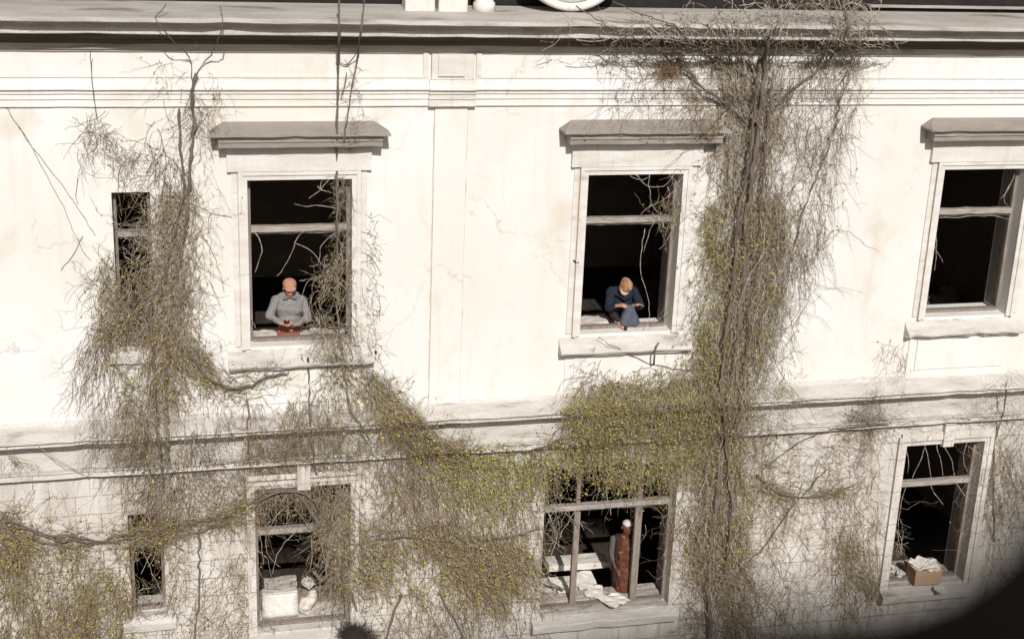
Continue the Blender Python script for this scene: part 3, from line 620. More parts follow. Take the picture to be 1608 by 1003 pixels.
build_vine(v, 'climbing_vine', (6.4, -.1, 5.0), 'olive green tangled vine swag draped over the head of the wide lower window', GR, stems)

# ---- 3 slender vine down the first window
v = Vine(); stems = [v.line([(533, 0), (533, 60), (531, 120), (529, 200), (528, 270), (530, 350), (529, 430), (530, 500), (540, 580), (548, 640), (580, 690)], .014, .014, .05, 1.5, thick=True),
    v.line([(573, 0), (568, 40), (562, 90), (555, 120), (548, 170), (540, 220)], .012, .008, .04, 2, thick=True), v.line([(530, 95), (544, 110), (552, 95), (562, 80)], .007, .007, .04, 1, thick=True),
    v.line([(545, 115), (543, 135), (536, 150)], .007, .006, .04, 1, thick=True), v.line([(484, 560), (486, 640), (492, 720), (505, 800)], .014, .012, .03, 3, thick=True), v.line([(390, 600), (388, 680), (394, 740)], .010, .008, .02, 3, thick=True)]
v.stroke([(560, 110), (552, 190), (545, 240)], 14, 90, (15, 55), 'along', .9, curl=.5, h=(.01, .08), rad=(.002, .004), mats=(.3, .7, 0), side=1.2)
v.stroke([(534, 270), (540, 350), (535, 420)], [8, 14, 16], 120, (15, 55), 100, .8, curl=.4, h=(.01, .12), rad=(.003, .005), mats=(.6, .35, .05), side=1.2, leaf=.3)
v.stroke([(528, 410), (524, 470), (530, 540), (545, 600)], [16, 30, 34, 34], 650, (25, 80), 'along', .6, curl=.4, h=(.02, .30), rad=(.003, .0065), mats=(.6, .25, .15), side=1.2, leaf=.9, leafc=.7)
v.stroke([(575, 350), (575, 450), (570, 560)], [15, 18, 26], 120, (15, 60), 'along', .8, curl=.5, h=(.0, .05), rad=(.002, .004), mats=(.2, .75, .05), side=1.3, leaf=.3)
v.fill([(505, 560), (580, 570), (640, 640), (690, 700), (690, 760), (600, 790), (500, 780)], 1900, (30, 110), 82, .55, curl=.35, h=(.02, .22), rad=(.0025, .005), mats=(.45, .4, .15), side=1.3, leaf=.9, leafc=.6)
v.stroke([(555, 590), (620, 650), (680, 705), (740, 720)], [18, 24, 22, 14], 1000, (25, 90), 'along', .5, curl=.35, h=(.06, .28), rad=(.003, .006), mats=(.3, .3, .4), side=1.2, leaf=2.4, leafc=.75)
v.fill([(380, 580), (510, 580), (510, 760), (390, 760)], 700, (30, 100), 85, .7, curl=.4, h=(.01, .10), rad=(.0022, .0042), mats=(.4, .5, .1), side=1.4, leaf=.4, leafc=.7)
v.stroke([(400, 590), (430, 588), (450, 600)], 12, 200, (20, 50), 'along', 1., curl=.4, h=(.05, .2), mats=(.4, .3, .3), side=1, leaf=3, leafc=.9)
for p in ([(525, 272), (512, 290), (495, 305), (486, 312)], [(528, 328), (505, 322), (480, 325), (463, 321)], [(505, 300), (500, 290), (508, 280)], [(495, 355), (470, 362), (462, 385), (455, 405), (443, 425), (434, 434)], [(462, 383), (485, 388), (500, 400), (500, 415), (520, 422)],
          [(525, 365), (510, 375), (502, 392), (500, 412)], [(400, 365), (414, 378), (412, 400), (400, 428)], [(510, 432), (490, 432), (480, 440), (474, 462)], [(480, 440), (470, 442)], [(552, 357), (570, 362), (592, 372)], [(575, 365), (568, 385)], [(560, 395), (585, 400), (600, 432)], [(500, 415), (486, 420)], [(394, 494), (398, 505), (403, 515)], [(498, 292), (505, 300), (520, 302)]):
    v.line(p, .006, .0035, .02, 2)
build_vine(v, 'climbing_vine', (2.1, -.1, 5.0), 'slender single stemmed vine hanging down from the roof across the first large upper window', GR, stems)

# ---- 4 vine around the upper narrow window
v = Vine(); stems = [v.line([(262, 6), (240, 30), (262, 55), (300, 90), (303, 130), (302, 150)], .006, .006, .03, 3, thick=True), v.line([(345, 12), (350, 40), (340, 75), (318, 100), (305, 120)], .007, .007, .03, 3, thick=True), v.line([(306, 118), (300, 150), (306, 200), (298, 260), (294, 330), (280, 420), (262, 520), (262, 620), (262, 720)], .018, .022, .06, 3, thick=True), v.line([(282, 170), (284, 230), (290, 300), (270, 380), (250, 470)], .014, .014, .09, 3, thick=True),
    v.line([(142, 80), (144, 130), (152, 185)], .004, .006, .02, 1, thick=True), v.line([(270, 530), (300, 560), (330, 600), (380, 612), (420, 590), (450, 585)], .02, .012, .1, 3, thick=True), v.line([(236, 480), (240, 560), (246, 660), (256, 760)], .02, .015, .1, 3, thick=True)]
v.fill([(240, 85), (340, 85), (350, 150), (330, 200), (250, 190)], 170, (25, 90), 92, .5, curl=.35, h=(.01, .06), rad=(.002, .0035), mats=(.3, .7, 0), side=1.4, leaf=.2, leafc=.3)
v.fill([(245, 150), (320, 150), (325, 260), (300, 330), (262, 330), (240, 250)], 420, (30, 100), 92, .35, curl=.3, h=(.01, .12), rad=(.0025, .005), mats=(.6, .38, .02), side=1.4, leaf=.3, leafc=.3)
v.stroke([(152, 188), (145, 230), (128, 280)], 14, 80, (25, 80), 95, .5, curl=.35, h=(.0, .04), rad=(.002, .0035), mats=(.2, .8, 0), side=1.5)
v.stroke([(155, 200), (180, 250), (210, 295)], 16, 90, (20, 70), 'along', .7, curl=.4, h=(.0, .04), rad=(.002, .0035), mats=(.3, .7, 0), side=1.5, leaf=.2)
v.stroke([(200, 240), (250, 240)], 40, 60, (20, 80), 60, 1, curl=.5, h=(.0, .04), rad=(.002, .0035), mats=(.2, .8, 0), side=1.4)
v.stroke([(320, 190), (335, 240), (342, 330)], 14, 60, (20, 80), 90, .5, curl=.3, h=(.0, .04), rad=(.002, .0035), mats=(.2, .8, 0), side=1.4)
v.stroke([(272, 320), (268, 420), (258, 520)], [26, 30, 38], 950, (35, 130), 'along', .45, curl=.35, h=(.02, .22), rad=(.0028, .0055), mats=(.6, .25, .15), side=1.3, leaf=.8, leafc=.7)
v.stroke([(160, 400), (168, 460), (185, 530)], [12, 18, 24], 480, (30, 100), 'along', .5, curl=.35, h=(.01, .12), rad=(.0025, .0045), mats=(.5, .35, .15), side=1.3, leaf=.9, leafc=.7)
v.fill([(178, 355), (236, 350), (240, 400), (240, 520), (185, 520)], 120, (25, 80), 75, 1.1, curl=.5, h=(.0, .08), rad=(.003, .0065), mats=(.6, .25, .15), side=1.2, leaf=.8, leafc=.8)
v.fill([(178, 352), (236, 350), (236, 378), (178, 375)], 60, (25, 60), 0, .35, curl=.3, h=(.0, .08), rad=(.003, .007), mats=(.8, .2, 0), side=1)
v.fill([(180, 430), (240, 400), (242, 530), (185, 530)], 170, (25, 80), 85, .9, curl=.5, h=(.0, .16), rad=(.003, .006), mats=(.55, .25, .2), side=1.2, leaf=1.2, leafc=.8)
v.fill([(155, 500), (290, 500), (300, 560), (290, 640), (205, 640), (175, 560)], 1300, (30, 110), 92, .55, curl=.4, h=(.04, .34), rad=(.003, .006), mats=(.5, .27, .23), side=1.2, leaf=1.9, leafc=.55)
v.fill([(185, 600), (300, 590), (310, 680), (290, 780), (225, 790), (205, 690)], 1200, (30, 100), 92, .35, curl=.3, h=(.03, .26), rad=(.003, .006), mats=(.6, .3, .1), side=1.2, leaf=.5, leafc=.6)
v.stroke([(150, 540), (140, 590), (130, 640)], [20, 26, 30], 150, (40, 100), 105, .25, curl=.25, h=(.0, .05), rad=(.002, .0035), mats=(.3, .65, .05), side=1.2, leaf=.2)
v.fill([(150, 540), (230, 560), (220, 700), (150, 680)], 420, (40, 110), 98, .3, curl=.25, h=(.0, .08), rad=(.002, .0038), mats=(.4, .55, .05), side=1.3, leaf=.3)
v.stroke([(290, 540), (330, 595), (370, 612), (420, 595), (440, 590)], [26, 16, 12, 12, 14], 1000, (30, 90), 'along', .3, curl=.25, h=(.03, .22), rad=(.003, .0055), mats=(.4, .35, .25), side=1.2, leaf=1.2, leafc=.8)
v.fill([(300, 570), (330, 620), (420, 610), (480, 600), (500, 760), (300, 760)], 1300, (40, 120), 80, .5, curl=.3, h=(.01, .14), rad=(.0025, .0048), mats=(.45, .47, .08), side=1.4, leaf=.5, leafc=.7)
v.fill([(165, 680), (420, 680), (400, 800), (265, 800), (190, 780)], 700, (40, 120), 90, .45, curl=.35, h=(.0, .08), rad=(.0022, .0042), mats=(.4, .55, .05), side=1.4, leaf=.25, leafc=.6)
for p in ([(5, 165), (35, 205), (70, 270), (100, 325), (125, 385), (142, 410)], [(30, 200), (75, 262), (105, 300), (150, 370)], [(130, 370), (112, 405), (95, 425)], [(188, 262), (184, 285), (188, 320), (192, 340)], [(222, 302), (205, 330), (198, 345)], [(232, 322), (205, 326), (188, 330)],
          [(300, 320), (335, 338), (365, 340)], [(320, 370), (340, 410), (352, 460)], [(318, 395), (305, 420), (298, 440)], [(122, 278), (116, 300), (122, 320)]):
    v.line(p, .004, .003, .012, 2, 'twigb')
build_vine(v, 'climbing_vine', (-.2, -.1, 7.0), 'dense grey vine smothering the upper narrow window and widening below it', GR, stems)

# ---- 5 low swag on the left
v = Vine(); stems = [v.line([(0, 815), (40, 828), (90, 848), (150, 850), (215, 835), (290, 822), (340, 815), (395, 790), (420, 772)], .017, .012, .10, 5, thick=True), v.line([(0, 830), (60, 850), (120, 860), (200, 846), (300, 836), (360, 820)], .013, .009, .08, 5, thick=True), v.line([(0, 805), (50, 835), (110, 842), (180, 852), (260, 830)], .012, .008, .12, 4, thick=True), v.line([(312, 830), (314, 900), (306, 1003)], .014, .010, .04, 3, thick=True)]
v.stroke([(0, 822), (70, 848), (150, 855), (220, 842), (300, 826), (395, 795)], [24, 20, 16, 13, 12, 9], 1700, (25, 90), 'along', .4, curl=.35, h=(.03, .26), rad=(.003, .006), mats=(.3, .4, .3), side=1.2, leaf=2.2, leafc=.85)
v.fill([(0, 840), (60, 860), (195, 850), (205, 900), (200, 1003), (0, 1003)], 3000, (30, 110), 90, .4, curl=.35, h=(.01, .20), rad=(.0025, .005), mats=(.38, .40, .22), side=1.3, leaf=1.8, leafc=.75)
v.fill([(0, 850), (180, 850), (170, 930), (0, 930)], 900, (20, 60), 60, 1, curl=.5, h=(.05, .28), rad=(.003, .005), mats=(.3, .35, .35), side=1.3, leaf=2.6, leafc=.7)
v.fill([(258, 850), (395, 830), (398, 1003), (262, 1003)], 900, (30, 110), 90, .5, curl=.4, h=(.0, .1), rad=(.0022, .0042), mats=(.3, .6, .1), side=1.4, leaf=.8, leafc=.7)
v.fill([(10, 700), (60, 710), (140, 830), (20, 820)], 60, (40, 110), 75, .6, curl=.3, h=(.0, .05), rad=(.002, .004), mats=(.3, .6, .1), side=1.2, leaf=.5)
v.fill([(5, 700), (30, 705), (30, 725), (5, 725)], 60, (15, 40), 60, .8, curl=.5, h=(.02, .12), mats=(.3, .3, .4), side=1, leaf=1)
for p in ([(60, 700), (100, 735), (130, 745)], [(130, 745), (75, 712)], [(225, 860), (232, 885), (245, 910), (253, 930)], [(240, 865), (225, 885), (222, 900)], [(250, 862), (240, 880), (232, 890)], [(216, 930), (235, 918), (245, 922)]):
    v.line(p, .005, .0035, .02, 2)
v.stroke([(203, 815), (230, 840), (256, 815)], 12, 70, (20, 60), 40, 1.2, curl=.5, h=(.0, .1), rad=(.003, .006), mats=(.4, .5, .1), side=1.2, leaf=.4)
build_vine(v, 'climbing_vine', (-1.2, -.1, 4.0), 'low hanging swag of vine at the left end with a matted curtain beneath it', GR, stems)

# ---- 6 thicket right of the lower window with the white tank
v = Vine(); stems = [v.line([(395, 800), (412, 775), (440, 766), (470, 775), (490, 805), (520, 860), (545, 910), (560, 960)], .02, .016, .06, 3, thick=True), v.line([(400, 790), (430, 772), (475, 770), (505, 800), (520, 830)], .014, .010, .10, 2, thick=True), v.line([(850, 830), (790, 845), (700, 850), (640, 842), (590, 845)], .012, .01, .08, 3, thick=True), v.line([(630, 930), (618, 965), (604, 1003)], .018, .012, .05, 3, thick=True), v.line([(690, 930), (715, 975), (730, 1003)], .014, .012, .05, 3, thick=True)]
v.fill([(555, 800), (620, 840), (690, 810), (800, 850), (850, 880), (845, 960), (760, 930), (640, 925), (560, 930)], 3400, (22, 75), 80, .8, curl=.45, h=(.03, .32), rad=(.003, .0058), mats=(.32, .35, .33), side=1.2, leaf=2.6, leafc=.68)
v.fill([(515, 760), (560, 760), (565, 980), (530, 975), (515, 860)], 1100, (30, 100), 88, .55, curl=.4, h=(.02, .28), rad=(.003, .006), mats=(.55, .25, .2), side=1.2, leaf=1.1, leafc=.65)
v.fill([(550, 740), (720, 740), (720, 840), (560, 850)], 1300, (30, 110), 90, .4, curl=.35, h=(.0, .12), rad=(.0022, .0045), mats=(.4, .5, .1), side=1.4, leaf=.7, leafc=.6)
v.fill([(560, 920), (850, 940), (850, 1003), (570, 1003)], 650, (30, 100), 95, .4, curl=.35, h=(.0, .08), rad=(.0022, .0042), mats=(.25, .65, .1), side=1.4, leaf=.9, leafc=.7)
v.stroke([(400, 770), (450, 765), (500, 790), (525, 850)], [7, 8, 10, 12], 150, (25, 70), 'along', .4, curl=.35, h=(.0, .14), rad=(.003, .006), mats=(.7, .3, 0), side=1.3, leaf=.2)
for p in ([(455, 790), (430, 812), (418, 835), (415, 860), (425, 880), (440, 890)], [(470, 832), (445, 850), (432, 875), (428, 900)], [(404, 790), (408, 830), (410, 860), (414, 885)], [(488, 840), (492, 870), (486, 900)], [(505, 850), (510, 880), (515, 910)], [(448, 770), (455, 800), (450, 815)], [(410, 780), (402, 800), (400, 815)], [(460, 795), (480, 815), (490, 835)]):
    v.line(p, .006, .0035, .02, 2)
build_vine(v, 'climbing_vine', (4.0, -.1, 4.6), 'thick ochre vine thicket between the white tank window and the wide lower window', GR, stems)

# ---- 7 thin vines right of the trunk
v = Vine(); stems = [v.line([(1190, 745), (1215, 772), (1260, 782), (1310, 775), (1340, 762)], .016, .008, .06, 2, thick=True), v.line([(1200, 735), (1260, 690), (1310, 672), (1400, 665)], .010, .007, .05, 2, thick=True), v.line([(1150, 905), (1200, 860), (1240, 800), (1300, 735)], .010, .007, .05, 2, thick=True)]
v.stroke([(1195, 755), (1220, 775), (1262, 784), (1335, 765)], [10, 10, 9, 5], 260, (20, 60), 'along', .4, curl=.3, h=(.02, .14), mats=(.4, .4, .2), side=1.2, leaf=1, leafc=.8)
v.fill([(1190, 680), (1400, 660), (1400, 740), (1300, 760), (1200, 760)], 700, (30, 110), 150, .8, curl=.35, h=(.0, .10), rad=(.0022, .0042), mats=(.45, .45, .1), side=1.4, leaf=.5, leafc=.7)
v.fill([(1185, 770), (1395, 750), (1390, 940), (1200, 960)], 1300, (30, 120), 95, .45, curl=.35, h=(.0, .10), rad=(.0022, .0042), mats=(.4, .5, .1), side=1.4, leaf=.7, leafc=.7)
v.stroke([(1330, 850), (1350, 900), (1370, 930)], [18, 24, 24], 300, (20, 70), 'along', .5, curl=.35, h=(.0, .12), mats=(.5, .35, .15), side=1.2, leaf=1.5, leafc=.7)
v.stroke([(1350, 680), (1370, 650), (1390, 640)], 26, 260, (20, 70), 60, 1, curl=.35, h=(.0, .10), rad=(.002, .004), mats=(.5, .5, 0), side=1.2, leaf=.2)
v.fill([(1190, 600), (1240, 590), (1240, 680), (1190, 690)], 200, (25, 80), 100, .6, curl=.4, h=(.0, .10), rad=(.002, .004), mats=(.4, .4, .2), side=1.3, leaf=1, leafc=.8)
v.stroke([(1406, 548), (1385, 580), (1378, 610)], 10, 60, (20, 70), 100, .5, curl=.4, h=(.0, .03), rad=(.002, .003), mats=(.1, .9, 0), side=1.2, leaf=.3)
v.stroke([(1410, 550), (1420, 590), (1420, 630)], 10, 60, (20, 70), 95, .5, curl=.4, h=(.0, .03), rad=(.002, .003), mats=(.1, .9, 0), side=1.2, leaf=.3)
build_vine(v, 'climbing_vine', (10.4, -.1, 4.8), 'sparse twiggy vine spread over the lower wall left of the cardboard box window', GR, stems)

# ---- 8 vines at the far right
v = Vine(); stems = [v.line([(1580, 600), (1578, 640), (1562, 690), (1560, 760), (1562, 850)], .010, .008, .03, 2, thick=True)]
v.fill([(1545, 700), (1608, 640), (1608, 960), (1540, 940)], 900, (30, 110), 90, .45, curl=.35, h=(.0, .12), rad=(.0022, .0042), mats=(.45, .4, .15), side=1.4, leaf=.9, leafc=.7)
v.fill([(1530, 580), (1608, 570), (1608, 660), (1540, 650)], 130, (30, 100), 100, .7, curl=.4, h=(.0, .06), rad=(.002, .004), mats=(.5, .5, 0), side=1.3, leaf=.2)
v.stroke([(1400, 665), (1480, 660), (1600, 650)], 10, 160, (30, 80), 'along', .4, curl=.3, h=(.0, .06), rad=(.002, .004), mats=(.4, .5, .1), side=1.2, leaf=.4)
for p in ([(1455, 695), (1448, 715), (1442, 735), (1432, 752)], [(1452, 700), (1458, 725), (1462, 750)], [(1478, 695), (1490, 712), (1500, 735), (1498, 745)], [(1470, 695), (1476, 715), (1480, 745)], [(1520, 690), (1510, 715), (1518, 740)], [(1520, 700), (1535, 712), (1550, 722)], [(1422, 706), (1430, 725), (1426, 742)],
          [(1425, 760), (1415, 780), (1412, 810), (1408, 840), (1416, 868)], [(1462, 762), (1470, 782), (1480, 792)], [(1500, 755), (1510, 775), (1528, 785)], [(1412, 835), (1420, 855), (1414, 870)], [(1595, 272), (1585, 295), (1572, 312)], [(1590, 280), (1580, 300), (1570, 320), (1582, 322)], [(1470, 370), (1472, 395), (1466, 425)], [(1468, 385), (1476, 402), (1480, 412)], [(1475, 342), (1520, 340), (1560, 338), (1585, 345)], [(1380, 790), (1375, 860), (1384, 930)]):
    v.line(p, .006, .0035, .01, 2)
v.stroke([(1405, 800), (1412, 870)], 8, 50, (15, 50), 95, .6, curl=.5, h=(.0, .05), mats=(.6, .4, 0), side=1)
build_vine(v, 'climbing_vine', (12.4, -.1, 5.0), 'brittle vine strands at the right edge around the cardboard box window', GR, stems)
#PROPS
# ------------------------------------------------------------------ soft bodies: overlapping tapered capsules, voxel-remeshed into one skin
def blob(name, prims, voxel, m_, parent, smooth=2, loc=Vector((0, 0, 0)), jit=0.0):
    b = bmesh.new()
    for p in prims:
        if p[0] == 'e':
            _, c, r = p[:3]; mt = Matrix.Translation(c)
            if len(p) > 3:
                from mathutils import Euler
                mt = mt @ Euler(p[3]).to_matrix().to_4x4()
            bmesh.ops.create_icosphere(b, subdivisions=3, radius=1, matrix=mt @ Matrix.Diagonal((*r, 1)))
        else:
            _, a_, c, r0, r1_ = p[:5]; a_, c = Vector(a_), Vector(c); dv = c-a_; L = max(dv.length, 1e-4)
            q = dv.to_track_quat('Z', 'Y').to_matrix().to_4x4()
            bmesh.ops.create_cone(b, cap_ends=True, segments=14, radius1=r0, radius2=r1_, depth=L, matrix=Matrix.Translation((a_+c)/2) @ q)
            for pt, r in ((a_, r0), (c, r1_)): bmesh.ops.create_icosphere(b, subdivisions=2, radius=r*1.0, matrix=Matrix.Translation(pt))
    me = bpy.data.meshes.new('tmp'); b.to_mesh(me); b.free()
    o = bpy.data.objects.new('tmp', me); col.objects.link(o)
    md = o.modifiers.new('r', 'REMESH'); md.mode = 'VOXEL'; md.voxel_size = voxel
    if smooth: sm = o.modifiers.new('s', 'SMOOTH'); sm.iterations = smooth; sm.factor = .5
    dg = bpy.context.evaluated_depsgraph_get(); nm = bpy.data.meshes.new_from_object(o.evaluated_get(dg))
    bpy.data.objects.remove(o); nm.name = name; nm.materials.clear()
    if jit:
        co = np.empty(len(nm.vertices)*3, np.float32); nm.vertices.foreach_get('co', co); co = co.reshape(-1, 3)
        ph = co @ np.array([[37., 11, 5], [-9, 41, 13], [7, -15, 33]], np.float32)
        co += (np.sin(ph)+np.sin(ph[:, [1, 2, 0]]*1.7))*jit; nm.vertices.foreach_set('co', co.ravel())
    nm.transform(Matrix.Translation(loc))
    return link(name, nm, m_, parent, True)
V_ = Vector
def hand(wr, d, n, curl=.5, s=1.0, left=False):
    """palm from wrist wr along d, palm facing n; five bent fingers of unequal length"""
    d = V_(d).normalized(); n = V_(n); n = (n - d*n.dot(d)).normalized(); t = d.cross(n)*(1 if left else -1)
    pr = []; L = .085*s
    for k, off in enumerate((-.030, -.010, .010, .029)):
        k0 = wr + t*off*s*.7 + d*.012*s; k1 = wr + t*off*s + d*L
        pr.append(('c', k0, k1, .0125*s, .0105*s))
        ln = (.062, .078, .072, .056)[k]*s; c1 = curl*(1+.15*k)
        a_ = d*math.cos(c1*.8)+n*math.sin(c1*.8); b_ = d*math.cos(c1*1.7)+n*math.sin(c1*1.7)
        p1 = k1 + a_*ln*.52; p2 = p1 + b_*ln*.5
        pr += [('c', k1, p1, .0095*s, .0085*s), ('c', p1, p2, .0085*s, .007*s)]
    th0 = wr + d*.02*s - t*.026*s; th1 = th0 - t*.026*s + d*.032*s + n*.008*s; th2 = th1 + d*.03*s + n*.012*s + t*.006*s
    pr += [('c', th0, th1, .0125*s, .010*s), ('c', th1, th2, .010*s, .008*s)]
    return pr
def head_prims(c, fwd, upv, s=1.0):
    """skull, jaw, nose, brow, ears, lips around centre c"""
    f = V_(fwd).normalized(); u = V_(upv); u = (u-f*u.dot(f)).normalized(); r = f.cross(u)
    q = lambda x, y, z: c + (r*x + f*y + u*z)*s
    pr = [('e', q(0, -.012, .03), (.076*s, .076*s, .082*s)), ('e', q(0, .022, -.012), (.062*s, .062*s, .078*s)), ('c', q(0, .03, -.05), q(0, .048, -.085), .042*s, .028*s),
          ('c', q(0, .085, .01), q(0, .105, -.022), .009*s, .014*s), ('c', q(-.03, .078, .028), q(.03, .078, .028), .010*s, .010*s), ('c', q(-.016, .085, -.052), q(.016, .085, -.052), .008*s, .008*s)]
    for sx in (-1, 1):
        pr += [('c', q(sx*.076, -.005, .015), q(sx*.078, -.008, -.022), .014*s, .010*s), ('c', q(sx*.035, .06, -.018), q(sx*.045, .04, -.04), .022*s, .018*s)]
    eyes = [q(sx*.03, .083, .010) for sx in (-1, 1)]
    return pr, eyes, q
GP = 'people inside the window openings'
# ---- person in the salmon cap, upper left window (standing in the niche, floor at -6.92)
def person_cap():
    px_, py_ = 1.50, .43; base = V_((px_, py_, Z(-6.92)))
    root = thing('person', base, label='person in salmon cap and grey shirt looking down at a phone', cat='person', group=GP)
    W = lambda x, y, z: V_((x, y, z))
    hc = W(.0, -.085, 1.545); fwd = W(.05, -.95, -.30); upv = W(0, -.30, .95)
    hp, eyes, hq = head_prims(hc, fwd, upv)
    shL, elL, wrL = W(-.17, -.01, 1.37), W(-.265, -.11, 1.20), W(-.12, -.25, 1.125)
    shR, elR, wrR = W(.17, -.01, 1.37), W(.225, -.13, 1.15), W(.045, -.25, 1.10)
    body = hp + [('c', W(0, -.02, 1.40), W(0, -.065, 1.50), .055, .05), ('e', W(0, 0, 1.25), (.155, .095, .19)), ('e', W(0, .01, 1.02), (.14, .10, .14)), ('c', W(-.11, 0, 1.36), W(.11, 0, 1.36), .04, .04),
        ('c', shL, elL, .042, .034), ('c', elL, wrL, .036, .024), ('c', shR, elR, .048, .036), ('c', elR, wrR, .036, .024)]
    for sx in (-1, 1):
        body += [('c', W(sx*.09, .02, .92), W(sx*.10, 0, .50), .080, .052), ('c', W(sx*.10, 0, .50), W(sx*.10, .04, .09), .052, .034), ('c', W(sx*.10, .03, .045), W(sx*.11, -.13, .03), .036, .028)]
    body += hand(wrL, (.78, -.25, -.22), (.15, .1, 1.), .8) + hand(wrR, (-.85, -.05, .25), (-.1, .45, 1.), .7, left=True)
    bo = blob('body', body, .0065, M['skin'], root, 2, base)
    blob('shirt', [('e', W(0, 0, 1.26), (.180, .120, .18)), ('c', W(-.07, 0, 1.41), W(.07, 0, 1.41), .072, .072), ('e', W(0, .0, 1.12), (.150, .115, .10)), ('c', W(-.12, 0, 1.36), W(.12, 0, 1.36), .062, .062), ('c', W(-.04, 0, 1.41), W(.04, 0, 1.41), .06, .06),
        ('c', shL, elL, .062, .050), ('c', elL, elL+(wrL-elL)*.86, .049, .038), ('c', shR, elR, .062, .052), ('c', elR, elR+(wrR-elR)*.84, .050, .040),
        ('c', W(-.10, -.075, 1.075), W(.13, -.085, 1.06), .038, .042)], .008, M['shirt'], root, 1, base, jit=.0045)
    # collar flaps and shirt opening
    for sx in (-1, 1):
        MB().rough_box(base.x+sx*.055, base.y-.095, base.z+1.425, .075, .05, .012, (math.radians(28), sx*.35, sx*.5), .002, 1, 3).build('collar', M['shirt'], root)
    blob('trousers', [('e', W(0, -.01, .99), (.140, .115, .075)), ('e', W(0, .0, .90), (.155, .118, .10))] + [q for sx in (-1, 1) for q in (('c', W(sx*.085, .01, .90), W(sx*.10, 0, .50), .095, .068), ('c', W(sx*.10, 0, .50), W(sx*.10, .03, .11), .068, .055))], .01, M['rust'], root, 2, base, jit=.003)
    MB().box(base.x-.02, base.x+.02, base.y-.125, base.y-.118, base.z+.975, base.z+1.0).build('belt_buckle', M['tran'], root)
    for sx in (-1, 1): blob('shoe', [('c', W(sx*.10, .05, .05), W(sx*.11, -.14, .04), .05, .042)], .01, M['black'], root, 1, base)
    cp = blob('cap', [('e', hq(0, -.010, .062), (.090, .096, .070), (math.radians(17), 0, 0)), ('e', hq(0, .080, .046), (.074, .058, .014), (math.radians(24), 0, 0))], .006, M['cap'], root, 2, base)
    for e_ in eyes: blob('eye', [('e', e_, (.011, .008, .008))], .003, M['eye'], bo, 0, base)
    return root, base + (wrL+wrR)/2
rt_, hp_ = person_cap()
ph = thing('mobile_phone', hp_ + V_((-.02, -.03, .045)), label='small black phone held in both hands by the person in salmon cap', cat='phone')
MB().rough_box(ph.location.x, ph.location.y, ph.location.z, .075, .045, .014, (.35, .1, .2), .001, 1, 2).build('phone_body', M['black'], ph)

